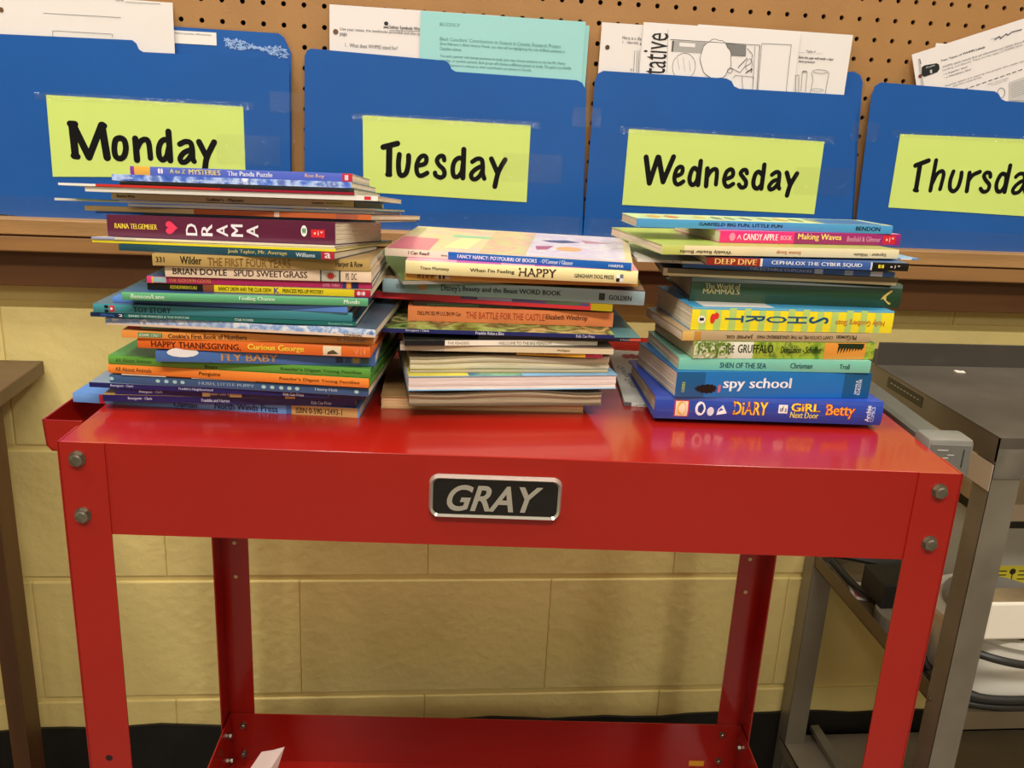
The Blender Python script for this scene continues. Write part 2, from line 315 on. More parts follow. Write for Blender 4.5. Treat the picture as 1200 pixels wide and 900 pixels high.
PAPERS = [('p1', 'white form sheet standing in the leftmost folder', -30.838, -1.218, 8.55, 10.9, -0.5, -0.32, 'e6dfd9', [('p', [(2.455, 0.886), (6.079, 0.841)], 0.02, '6a6a70'), ('p', [(2.824, 1.658), (2.798, 1.973)], 0.02, '6a6a70'), ('p', [(2.824, 1.658), (5.625, 1.634), (5.614, 1.793)], 0.02, '6a6a70'), ('t', 'Name', 5.854, -0.017, 6.247, 0.099, '3a3a3e', ''), ('p', [(6.324, 0.125), (7.972, 0.092)], 0.02, '6a6a70'), ('c', 0.515, 0.861, 0.12, 0.12, 0, '6a4a2c')]), ('p3', 'white safety worksheet with a punched hole standing in the second folder', -14.713, -0.927, 8.5, 10.9, -0.3, -0.38, 'e6dfdb', [('t', 'Safety Symbols Wo', 2.974, 0.793, 4.5, 0.994, '3a3a3e', 'b'), ('p', [(2.978, 1.034), (4.501, 0.993)], 0.02, '3a3a3e'), ('c', 2.812, 0.723, 0.11, 0.1, 0, '222226'), ('p', [(2.682, 0.867), (2.938, 0.944)], 0.035, '222226'), ('p', [(2.683, 0.948), (2.937, 0.851)], 0.035, '222226'), ('t', 'Use your notes, the textbooks provided and the ca', 0.523, 1.04, 4.504, 1.217, '3a3a3e', ''), ('t', 'page', 0.522, 1.293, 0.865, 1.474, '3a3a3e', ''), ('t', '1.  What does WHMIS stand for?', 0.777, 1.761, 3.403, 1.951, '3a3a3e', ''), ('c', 0.307, 1.262, 0.13, 0.13, 0, '6a4a2c')]), ('p4b', 'light teal sheet peeking out right behind the front teal sheet in the second folder', -10.062, -1.137, 8.5, 10.9, -0.3, -0.41000000000000003, '93cdcb', []), ('p4', 'front teal assignment sheet with printed paragraphs standing in the second folder', -10.193, -0.967, 8.42, 10.9, -0.3, -0.44, '9ad2d0', [('t', 'BIG SCI/SNC1P', 0.977, 0.488, 1.978, 0.649, '5a8a8c', ''), ('t', "Black Canadians' Contributions to Science in Canada: Research Project", 0.999, 1.166, 7.202, 1.394, '5a8a8c', ''), ('t', 'Since February is Black History Month, our class will be highlighting the role of Black scientists in', 1.007, 1.426, 7.439, 1.597, '3c6a6c', ''), ('t', 'Canadian science.', 1.014, 1.646, 2.126, 1.801, '3c6a6c', ''), ('t', 'You and a partner will choose someone to study (you may choose someone on the list Mr. Henry', 1.025, 2.006, 7.504, 2.178, '3c6a6c', ''), ('t', 'provides, or another person). Each group will choose a different person to study. The goal is to identify', 1.032, 2.219, 7.833, 2.392, '3c6a6c', ''), ('t', 'development in science or their contribution to science in Canada.', 1.235, 2.442, 5.772, 2.595, '3c6a6c', '')]), ('p5', 'white question sheet with a punched hole, leftmost sheet in the third folder', -0.908, -0.972, 8.5, 10.9, -0.3, -0.32, 'e6e0db', [('t', 'Here is a dia', 1.133, 0.59, 2.132, 0.755, '3a3a3e', ''), ('t', '1.  Identify g', 1.155, 0.822, 2.155, 0.987, '3a3a3e', ''), ('p', [(1.838, 1.278), (1.874, 2.327)], 0.02, '3a3a3e'), ('p', [(1.964, 1.246), (2.029, 2.318)], 0.02, '3a3a3e'), ('p', [(2.066, 1.24), (2.134, 2.336)], 0.02, '3a3a3e'), ('c', 1.748, 2.226, 0.05, 0.05, 0.02, '3a3a3e'), ('c', 0.381, 1.197, 0.12, 0.12, 0, '4a3a24')]), ('p7', 'white lab sheet with drawn cylinders, rightmost sheet in the third folder', 4.139, -0.792, 8.46, 10.85, -0.35, -0.37, 'e6e1db', [('t', '____ Table 4 ____', 5.61, 0.894, 6.903, 1.041, '3a3a3e', ''), ('t', 'Slide this page well inside a clear', 5.64, 1.212, 7.584, 1.36, '222226', 'b'), ('t', 'sheet protector', 5.671, 1.415, 6.589, 1.555, '222226', 'b'), ('p', [(5.737, 3.027), (5.611, 2.198), (5.78, 2.163), (5.902, 3.043)], 0.02, '3a3a3e'), ('p', [(6.024, 2.962), (5.952, 1.97), (6.221, 1.966), (6.273, 2.997)], 0.02, '3a3a3e'), ('c', 6.074, 1.975, 0.1, 0.04, 0.02, '3a3a3e'), ('c', 6.942, 1.925, 0.42, 0.09, 0.02, '3a3a3e'), ('p', [(6.451, 1.978), (6.606, 2.361), (6.538, 3.131)], 0.02, '3a3a3e'), ('p', [(7.432, 1.945), (7.386, 3.158)], 0.02, '3a3a3e'), ('c', 6.93, 2.861, 0.34, 0.07, 0.015, '6a6a70')]), ('p6', 'white activity sheet with a sketched cartoon frame and large sideways lettering, in the third folder', 1.255, -0.848, 8.45, 10.9, -0.35, -0.42000000000000004, 'e8e3df', [('t', 'tative', 0.138, 0.474, 1.381, 2.515, '141416', 'u'), ('p', [(1.295, 0.257), (1.473, 2.387)], 0.015, '6a6a70'), ('p', [(1.478, 0.752), (6.303, 0.743)], 0.025, '3a3a3e'), ('f', [(1.689, 0.798), (3.4, 0.789), (3.44, 1.334), (1.685, 1.344)], 'a8a6a2'), ('f', [(1.982, 0.875), (2.824, 0.871), (2.834, 1.061), (1.99, 1.064)], 'e8e3df'), ('f', [(4.438, 0.749), (5.57, 0.776), (5.617, 1.324), (4.514, 1.342)], '7c7a78'), ('f', [(1.587, 0.805), (1.689, 0.798), (1.685, 1.344), (1.594, 1.35)], '55534f'), ('f', [(4.801, 1.529), (4.869, 1.75), (4.837, 1.968), (4.712, 2.127), (4.641, 2.327), (4.503, 2.468), (4.313, 2.495), (4.143, 2.571), (3.952, 2.579), (3.776, 2.463), (3.598, 2.377), (3.431, 2.248), (3.339, 2.039), (3.248, 1.84), (3.169, 1.626), (3.196, 1.407), (3.239, 1.201), (3.279, 0.987), (3.413, 0.843), (3.565, 0.739), (3.709, 0.607), (3.897, 0.593), (4.081, 0.645), (4.272, 0.649), (4.442, 0.77), (4.561, 0.955), (4.724, 1.095), (4.811, 1.304), (4.801, 1.529)], 'eae5e1'), ('p', [(4.801, 1.529), (4.869, 1.75), (4.837, 1.968), (4.712, 2.127), (4.641, 2.327), (4.503, 2.468), (4.313, 2.495), (4.143, 2.571), (3.952, 2.579), (3.776, 2.463), (3.598, 2.377), (3.431, 2.248), (3.339, 2.039), (3.248, 1.84), (3.169, 1.626), (3.196, 1.407), (3.239, 1.201), (3.279, 0.987), (3.413, 0.843), (3.565, 0.739), (3.709, 0.607), (3.897, 0.593), (4.081, 0.645), (4.272, 0.649), (4.442, 0.77), (4.561, 0.955), (4.724, 1.095), (4.811, 1.304), (4.801, 1.529)], 0.025, '3a3a3e'), ('c', 2.347, 2.035, 0.62, 0.66, 0.02, '3a3a3e'), ('p', [(1.938, 1.639), (2.134, 2.228)], 0.015, '6a6a70'), ('p', [(2.254, 1.561), (2.426, 2.271)], 0.015, '6a6a70'), ('p', [(2.598, 1.72), (2.725, 2.254)], 0.015, '6a6a70'), ('p', [(5.644, 0.939), (5.972, 1.219), (5.941, 1.667), (5.634, 1.842), (5.412, 2.158), (5.133, 2.053), (4.855, 1.948)], 0.025, '3a3a3e'), ('p', [(5.275, 1.923), (5.456, 1.695), (5.709, 1.415)], 0.04, '3a3a3e'), ('p', [(5.078, 2.445), (5.168, 2.318), (6.178, 2.332), (6.209, 2.942)], 0.02, '3a3a3e'), ('c', 4.848, 2.094, 0.14, 0.12, 0.02, '3a3a3e'), ('c', 5.846, 1.745, 0.18, 0.3, 0.02, '3a3a3e'), ('p', [(5.546, 2.369), (5.689, 3.045)], 0.02, '3a3a3e'), ('p', [(5.717, 2.164), (6.043, 1.927), (6.017, 2.123)], 0.05, '3a3a3e'), ('p', [(6.303, 0.743), (6.454, 2.978)], 0.03, '3a3a3e'), ('p', [(6.046, 0.795), (6.212, 2.967)], 0.02, '3a3a3e'), ('p', [(6.396, 0.654), (8.005, 0.616), (8.073, 3.035)], 0.02, '3a3a3e'), ('p', [(6.396, 0.654), (6.511, 2.999)], 0.02, '3a3a3e')]), ('p9', 'white sheet standing upright behind the tilted handout in the rightmost folder', 17.312, -0.985, 6.6, 9.5, -0.3, -0.32, 'e4deda', []), ('p8', 'tilted white handout with a black badge, leaning out of the rightmost folder', 16.003, -1.642, 8.5, 8.6, 19.8, -0.42000000000000004, 'e5deda', [('t', 'Two Types of WHMIS Labels', 1.499, 0.736, 4.005, 0.876, '2a2a2e', 'b'), ('t', 'WHMIS labels include first aid information and details about the', 1.53, 1.075, 6.318, 1.195, '6a6a70', ''), ('t', 'handling, and disposal. There are two types of WHMIS labels. A', 1.532, 1.251, 6.296, 1.371, '6a6a70', ''), ('t', '• a Supplier label', 1.545, 1.469, 2.882, 1.589, '3a3a3e', ''), ('t', '• a Workplace label', 1.56, 1.656, 3.079, 1.776, '3a3a3e', ''), ('t', 'Supplier labels are used by the people who make each', 1.544, 2.092, 6.146, 2.212, '6a6a70', ''), ('t', 'they have a strict format.', 1.972, 2.23, 3.621, 2.35, '6a6a70', ''), ('f', [(0.423, 0.798), (0.565, 0.741), (1.26, 0.834), (1.377, 0.936), (1.386, 1.172), (1.231, 1.309), (0.472, 1.33), (0.346, 1.175)], '141416'), ('t', 'Chapter', 0.646, 0.856, 1.17, 0.956, 'f0f0f0', ''), ('t', '1', 0.839, 1.077, 0.946, 1.256, 'f0f0f0', 'b'), ('f', [(0.297, 0.311), (0.4, 0.326), (0.396, 1.929), (0.251, 1.885)], 'b8b4b0'), ('p', [(0.381, 0.337), (0.406, 0.626)], 0.04, '4a4a4e'), ('c', 0.266, 1.226, 0.1, 0.1, 0, '6a2c20'), ('f', [(5.108, 3.014), (6.237, 2.975), (6.074, 4.334), (4.986, 3.975)], 'c4c0bc'), ('c', 4.576, 3.439, 0.22, 0.26, 0.03, '6a6a70'), ('t', 'Supplier: Name of supplier', 3.899, 2.74, 5.09, 2.82, '6a6a70', ''), ('t', 'warning danger label', 4.084, 2.852, 4.988, 2.912, '6a6a70', ''), ('p', [(2.554, 2.637), (2.797, 2.632)], 0.035, '141416'), ('p', [(2.9, 2.629), (3.143, 2.624)], 0.035, '141416'), ('p', [(3.246, 2.622), (3.489, 2.617)], 0.035, '141416'), ('p', [(3.593, 2.614), (3.836, 2.609)], 0.035, '141416'), ('p', [(3.939, 2.607), (4.182, 2.602)], 0.035, '141416'), ('p', [(4.285, 2.599), (4.528, 2.594)], 0.035, '141416'), ('p', [(4.632, 2.592), (4.875, 2.587)], 0.035, '141416'), ('p', [(4.978, 2.584), (5.221, 2.579)], 0.035, '141416'), ('p', [(5.324, 2.577), (5.567, 2.572)], 0.035, '141416'), ('p', [(5.671, 2.569), (5.913, 2.564)], 0.035, '141416'), ('p', [(5.179, 3.163), (6.169, 3.166)], 0.02, '8a8a8a'), ('p', [(5.164, 3.277), (6.155, 3.281)], 0.02, '8a8a8a'), ('p', [(5.15, 3.392), (6.141, 3.395)], 0.02, '8a8a8a'), ('p', [(5.135, 3.507), (6.127, 3.51)], 0.02, '8a8a8a'), ('p', [(5.121, 3.622), (6.113, 3.626)], 0.02, '8a8a8a'), ('p', [(5.106, 3.738), (6.1, 3.741)], 0.02, '8a8a8a'), ('p', [(5.092, 3.853), (6.086, 3.856)], 0.02, '8a8a8a'), ('p', [(4.365, 0.492), (5.022, 0.54)], 0.015, '6a6a70'), ('p', [(4.572, 0.595), (4.852, 0.489), (4.923, 0.626), (5.253, 0.469), (5.328, 0.574), (5.561, 0.479), (6.133, 0.51)], 0.05, '5a5a60')])]

def outline(pts, name, y0, y1, mat, parent):
    me_g = G(); n_ = len(pts)
    k = 0; me_g.v = [(x, y0, z) for x, z in pts]+[(x, y1, z) for x, z in pts]
    me_g.f = [tuple(range(n_)), tuple(n_+i for i in reversed(range(n_)))]+[(i, n_+i, n_+(i+1) % n_, (i+1) % n_) for i in range(n_)]
    return me_g.obj(name, mat, parent)
fm = M('1a58a4', .3, noise=.05, nscale=7, coat=.1, bump=.12, bscale=22)
fmb = M('1e5aa6', .3, noise=.05, nscale=8, coat=.1, bump=.12, bscale=30)
limem = M('d0e67a', .4, coat=.25, noise=.015, nscale=12)
ink = M('080807', .65, spec=.2)
def clear(name, fac, rough, bump):
    m = bpy.data.materials.new(name); m.use_nodes = True; nt = m.node_tree; nt.nodes.clear()
    o = nt.nodes.new('ShaderNodeOutputMaterial'); mx = nt.nodes.new('ShaderNodeMixShader'); t = nt.nodes.new('ShaderNodeBsdfTransparent'); g_ = nt.nodes.new('ShaderNodeBsdfGlossy')
    n = nt.nodes.new('ShaderNodeTexNoise'); n.inputs['Scale'].default_value = 30; b = nt.nodes.new('ShaderNodeBump'); b.inputs['Strength'].default_value = bump
    mx.inputs[0].default_value = fac; g_.inputs['Roughness'].default_value = rough; t.inputs[0].default_value = (1, 1, 1, 1)
    nt.links.new(n.outputs['Fac'], b.inputs['Height']); nt.links.new(b.outputs[0], g_.inputs['Normal'])
    nt.links.new(t.outputs[0], mx.inputs[1]); nt.links.new(g_.outputs[0], mx.inputs[2]); nt.links.new(mx.outputs[0], o.inputs[0])
    return m
film = clear('clear_film', .05, .1, .3)
tapem = clear('clear_tape', .035, .06, .5)
FL_LAB = {'Mon': ('blue laminated file folder with a lime card lettered Monday, leftmost on the board', 'Mon'),
          'Tue': ('blue laminated file folder with a lime card lettered Tuesday, between Monday and Wednesday', 'Tue'),
          'Wed': ('blue laminated file folder with a lime card lettered Wednesday, above the right pile of books', 'Wed'),
          'Thu': ('blue laminated file folder with a lime card reading Thursda, cut by the picture edge', 'Thu')}
for k in ('Mon', 'Tue', 'Wed', 'Thu'):
    root = thing('file_folder', FL_LAB[k][0], 'folder', (0, 0, FL), 0, 'weekday folders on the pegboard')
    outline(FOLD['front'][k], 'front_panel', -.58, -.55, fm, root)
    outline(FOLD['back'][k], 'back_panel', -.14, -.11, fmb, root)
    fx = [p[0] for p in FOLD['front'][k]]; zb = min(p[1] for p in FOLD['front'][k])
    card = outline(FOLD['labels'][k], 'label_card', -.605, -.585, limem, root)
    V = G()
    for c, rr, pts in FOLD['strokes'][k]:
        P = smooth(pts, 5) if c else pts
        v, f = ribbon(P, rr, 10); layered(V, v, f, -.608)
    V.obj('lettering', ink, card)
    xs = [p[0] for p in FOLD['labels'][k]]; zs = [p[1] for p in FOLD['labels'][k]]
    # clear tape over the card edges and folder bottom
    G().box(min(xs)-.5, max(xs)+.5, -.632, -.630, max(zs)-.25, max(zs)+.12).obj('clear_tape', tapem, root)
    G().box(max(xs)-1.4, max(xs)+1.8, -.636, -.634, (min(zs)+max(zs))/2-1.0, (min(zs)+max(zs))/2+.5).obj('clear_tape', tapem, root)
    G().box(min(fx)+.2, max(fx)-.2, -.64, -.635, -12.0, -10.9).obj('clear_tape', tapem, root)
    G().box(max(fx)-1.0, max(fx)+.55, -.625, -.62, -6.2, -5.2).obj('clear_tape', tapem, root)
    # film margin of the laminate showing past the card edge
    g = outline([(x+(.16 if x > (min(fx)+max(fx))/2 else -.16), z+(.1 if z > -8 else 0)) for x, z in FOLD['back'][k]], 'laminate_film', -.108, -.104, film, root)
    if k == 'Mon':
        G().box(-22.35, -20.3, -.16, -.15, -3.15, -2.55).obj('paper_strip', M('ece6de', .6), root)
        v, f = mark('Administrative Allowances'); G().add([(-22.3+a*1.75, -.165, -2.72+b*.1) for a, b in v], f).obj('strip_lettering', M('55555a', .6), root)
        rnd = random.Random(3); V = G()
        for i in range(340):                 # white delamination flakes
            t = rnd.random(); x = -19.9+3.1*t; z = -2.93-.42*t+rnd.uniform(-.26, .22)*(.6+.5*math.sin(t*9))
            v, f = ribbon([(x, z), (x+rnd.uniform(-.12, .12), z+rnd.uniform(-.09, .09))], rnd.uniform(.014, .03), 0); layered(V, v, f, -.16)
        V.obj('worn_flakes', M('9dbbe8', .3), root)

for key, label, X0, Z0, wd, ht, ang, Y, col, items in PAPERS:
    root = thing('paper_sheet', label, 'paper', (X0, Y, FL+Z0), 0, 'sheets in the weekday folders')
    root.rotation_euler = (0, -math.radians(ang), 0)
    g = G(); nx = 8
    for i in range(nx+1):
        a = wd*i/nx; y = -.015*math.sin(i*.8)
        g.v += [(a, y, 0), (a, y, -ht), (a, y+.008, 0), (a, y+.008, -ht)]
    for i in range(nx):
        q = 4*i; g.f += [(q, q+1, q+5, q+4), (q+2, q+6, q+7, q+3), (q, q+4, q+6, q+2), (q+1, q+3, q+7, q+5)]
    sheet = g.obj('sheet', M(col, .6, noise=.012, nscale=20), root)
    by = {}
    for it in items:
        if it[0] == 't':
            _, s_, a0, b0, a1, b1, c, opt = it
            v, f = mark(s_, opt); by.setdefault((c, 1), []).append(([(a0+u*(a1-a0), b1+w_*(b0-b1)) for u, w_ in v], f))
        elif it[0] == 'p': by.setdefault((it[3], 2), []).append(ribbon(it[1], it[2]/2, 0))
        elif it[0] == 'f': by.setdefault((it[2], 0 if it[2][0] in 'abc7' and it[2] != 'eae5e1' else 1), []).append((list(it[1]), [tuple(range(len(it[1])))]))
        elif it[0] == 'c':
            _, a, b, ra, rb, wln, c = it
            if wln: P = disc(a, b, ra, rb, 22); by.setdefault((c, 2), []).append(ribbon(P+[P[0]], wln/2, 0))
            else: by.setdefault((c, 1), []).append((disc(a, b, ra, rb), [tuple(range(14))]))
    for (c, lay), lst in by.items():
        V = G(); yy = -.02-.003*lay-(.004 if c in ('f0f0f0', 'eae5e1', 'e8e3df') else 0)-(.006 if c == '3a3a3e' else 0)
        for v, f in lst: V.add([(a, yy, -b) for a, b in v], f)
        V.obj('printing', M(c, .6), sheet)

# ================================================================ RED SERVICE CART (local frame: x along the front, y to the wall, z up; top at 34.18)
CO = (-21.7105, -21.0717); CA = -4.1313; H = 34.18; DD = 17.2
red = M('9e1a10', .22, noise=.035, nscale=5, coat=.3, bump=.04, bscale=40)
cart = thing('service_cart', 'red enamelled steel service cart with a chrome name badge, carrying three piles of books', 'cart', (CO[0], CO[1], 0), CA)
g = G()
g.cbox(.04, 29.96, 0, DD, H-.07, H, .03); g.box(.04, 29.96, 0, .06, H-3.28, H-.05); g.box(.04, 29.96, DD-.06, DD, H-3.28, H-.05)
g.box(.04, .1, .06, DD-.06, H-3.28, H-.05); g.box(29.9, 29.96, .06, DD-.06, H-3.28, H-.05)
g.box(.1, 29.9, .06, .6, H-3.28, H-3.22); g.box(.1, 29.9, DD-.6, DD-.06, H-3.28, H-3.22)
g.obj('top_tray', red, cart)
g = G()
ZT, ZF = H-23.25, H-26.45
g.box(.1, 29.9, .05, DD-.05, ZF-.06, ZF); g.box(.1, 29.9, .05, .11, ZF, ZT); g.box(.1, 29.9, DD-.11, DD-.05, ZF, ZT)
g.box(.1, .16, .05, DD-.05, ZF, ZT); g.box(29.84, 29.9, .05, DD-.05, ZF, ZT)
g.obj('lower_tray', red, cart)
def leg(name, sx, sy):
    g = G(); zt = H+.0; zb = 4.6; wd = 1.48
    x0 = 0 if sx < 0 else 30; dx = 1 if sx < 0 else -1
    y0 = -.04 if sy < 0 else DD+.04; dy = 1 if sy < 0 else -1
    def bx(xa, xb, ya, yb): g.box(min(xa, xb), max(xa, xb), min(ya, yb), max(ya, yb), zb, zt)
    if sy > 0: zt = H-.1
    bx(x0, x0+dx*wd, y0-dy*.02, y0+dy*.04)
    bx(x0-dx*.03, x0+dx*.04, y0-dy*.02, y0+dy*1.5)
    return g.obj('leg', red, cart)
legs = [leg('leg', sx, sy) for sx in (-1, 1) for sy in (-1, 1)]
boltm = M('8d8676', .3, metal=.85, noise=.15, nscale=60)
def bolt(p, d, rr=.24, parent=cart):
    g = G(); p = Vector(p); d = Vector(d)
    g.cyl(p, p+d*.03, rr*1.12, 18); g.cyl(p+d*.03, p+d*.17, rr, 6); g.cyl(p+d*.17, p+d*.2, rr*.8, 12, rr*.55)
    return g.obj('bolt', boltm, parent)
for x, z in ((.6, -.55), (.61, -2.56), (29.31, -.63), (29.32, -2.58)): bolt((x, -.065, H+z), (0, -1, 0))
for x, z in ((.85, -24.03), (.83, -25.98), (28.86, -23.9), (28.83, -25.75)): bolt((x, DD-.12, H+z), (0, -1, 0), .17)
for y, z in ((DD-.75, -24.3), (DD-.75, -26.0)):
    bolt((.17, y, H+z), (1, 0, 0), .17); bolt((29.83, y, H+z), (-1, 0, 0), .17)
holem = M('d8c48a', .6)
for x in (.75, 29.1):
    for z in (-12.4, -14.45):
        G().cyl((x, DD-.03, H+z), (x, DD-.035, H+z), .11, 12).obj('bolt_hole', holem, cart)
G().cyl((.7, -.061, H-12.25), (.7, -.064, H-12.25), .13, 12).obj('bolt_hole', M('2a0806', .6), cart)
# badge
chrome = M('d0cabc', .22, metal=.65)
pl = thing_plate = None
def rrect(x0, x1, z0, z1, rr, n=5):
    out = []
    for cx, cz, a0 in ((x1-rr, z1-rr, 0), (x0+rr, z1-rr, 90), (x0+rr, z0+rr, 180), (x1-rr, z0+rr, 270)):
        for i in range(n+1):
            t = math.radians(a0+90*i/n); out.append((cx+rr*math.cos(t), cz+rr*math.sin(t)))
    return out
bx0, bx1, bz0, bz1 = 12.05, 16.5, H-2.2, H-.66
plate = G().prism(rrect(bx0+.1, bx1-.1, bz0+.1, bz1-.1, .25), 'y', -.13, 0).obj('name_plate', M('0e0d0b', .25, coat=.4), cart)
rim = G(); A = rrect(bx0, bx1, bz0, bz1, .32, 6); Bq = rrect(bx0+.14, bx1-.14, bz0+.14, bz1-.14, .22, 6); n_ = len(A)
for i in range(n_):
    j = (i+1) % n_; k = len(rim.v)
    m1 = ((A[i][0]+Bq[i][0])/2, (A[i][1]+Bq[i][1])/2); m2 = ((A[j][0]+Bq[j][0])/2, (A[j][1]+Bq[j][1])/2)
    rim.v += [(A[i][0], -.02, A[i][1]), (A[j][0], -.02, A[j][1]), (m2[0], -.22, m2[1]), (m1[0], -.22, m1[1]), (Bq[j][0], -.13, Bq[j][1]), (Bq[i][0], -.13, Bq[i][1])]
    rim.f += [(k, k+1, k+2, k+3), (k+3, k+2, k+4, k+5)]
rim.obj('rim', chrome, plate, smoothf=True)
v, f = glyphs('GRAY', 'hi'); g = G()
g.add([(12.66+a*3.2, -.17, H-1.92+b*.95) for a, b in v], f)
g.obj('raised_lettering', chrome, plate)
# tool bin hung on the left side
g = G(); z1, z0 = H+.02, H-1.12; y0, y1 = 1.88, 14.5
prof = [(-.02, z0), (-1.12, z0), (-1.3, z0+.2), (-1.36, z1)]
inner = [(-1.3, z1), (-1.24, z0+.22), (-1.1, z0+.06), (-.02, z0+.06)]
g.prism(prof+inner, 'y', y0, y1)
for ya in (y0, y1-.05): g.prism([(-.02, z0), (-1.12, z0), (-1.3, z0+.2), (-1.36, z1), (-.02, z1)], 'y', ya, ya+.05)
g.obj('side_bin', red, cart)
# grey plastic handle on the right side
gm = M('77756c', .4, noise=.06, nscale=30)
hd = G(); hd.prism([(30.25, H-.9), (31.35, H-.9), (31.35, H-.02), (31.2, H+.08), (30.4, H+.08), (30.25, H-.02)], 'y', 3.6, 15)
hh = hd.obj('side_handle', M('6e6c64', .35, metal=.3, noise=.1, nscale=10), cart)
G().cbox(29.98, 31.75, 2.5, 3.7, H-1.25, H+.32, .2).obj('end_cap', gm, hh, smoothf=True)
G().cbox(30.12, 31.6, 2.47, 2.55, H-1.1, H+.12, .02).obj('cap_face', M('6c6a62', .45), hh)
g = G(); g.box(30.35, 30.75, 2.455, 2.47, H-.12, H-.08); g.box(30.6, 30.8, 2.455, 2.47, H-.42, H-.38); g.box(30.75, 31.0, 2.455, 2.47, H-.3, H-.26)
g.obj('embossing', M('b8b4a8', .4), hh)
G().box(31.32, 31.36, 2.455, 2.47, H-.75, H-.05).obj('slot', M('2a2824', .6), hh)
# casters
dark = M('24221f', .6)
for x in (1.1, 28.9):
    for y in (1.2, DD-1.2):
        c = G().box(x-.9, x+.9, y-.9, y+.9, 4.45, 4.62).obj('caster', M('6a665e', .4, metal=.8), cart)
        G().cyl((x-.45, y, 1.7), (x+.45, y, 1.7), 1.7, 20).obj('wheel', dark, c)
        g = G(); g.box(x-.65, x-.52, y-.5, y+.5, 1.4, 4.45); g.box(x+.52, x+.65, y-.5, y+.5, 1.4, 4.45); g.obj('fork', M('6a665e', .4, metal=.8), c)

def cartxy(x, y):
    a = math.radians(CA); return CO[0]+x*math.cos(a)-y*math.sin(a), CO[1]+x*math.sin(a)+y*math.cos(a)
# sticker and tissue in the lower tray
G().box(27.1, 28.0, DD-.13, DD-.115, ZF+.3, ZF+.65).obj('sticker', M('e0a82c', .5), cart)
x, y = cartxy(2.1, 12.9)
t = G(); rnd = random.Random(2)
pts = [(-1.0, 0, 0), (.6, .2, 0), (1.4, .1, 2.2), (1.95, .3, 4.0), (1.35, .25, 3.85), (.75, .2, 3.8), (.15, 0, 2.9)]
mid = (.7, -.35, 2.1)
t.v = [(a, b, c) for a, b, c in pts]+[mid, (.9, .5, 1.2)]
for i in range(7): j = (i+1) % 7; t.f += [(i, j, 7), (j, i, 8)]
tg = t.obj('crumpled_tissue', M('e4cfc8', .7, bump=.6, bscale=25))
tg.location = (x*S, y*S, (ZF+.02)*S); tag(tg, 'crumpled pinkish white tissue standing in the red lower tray', 'tissue')

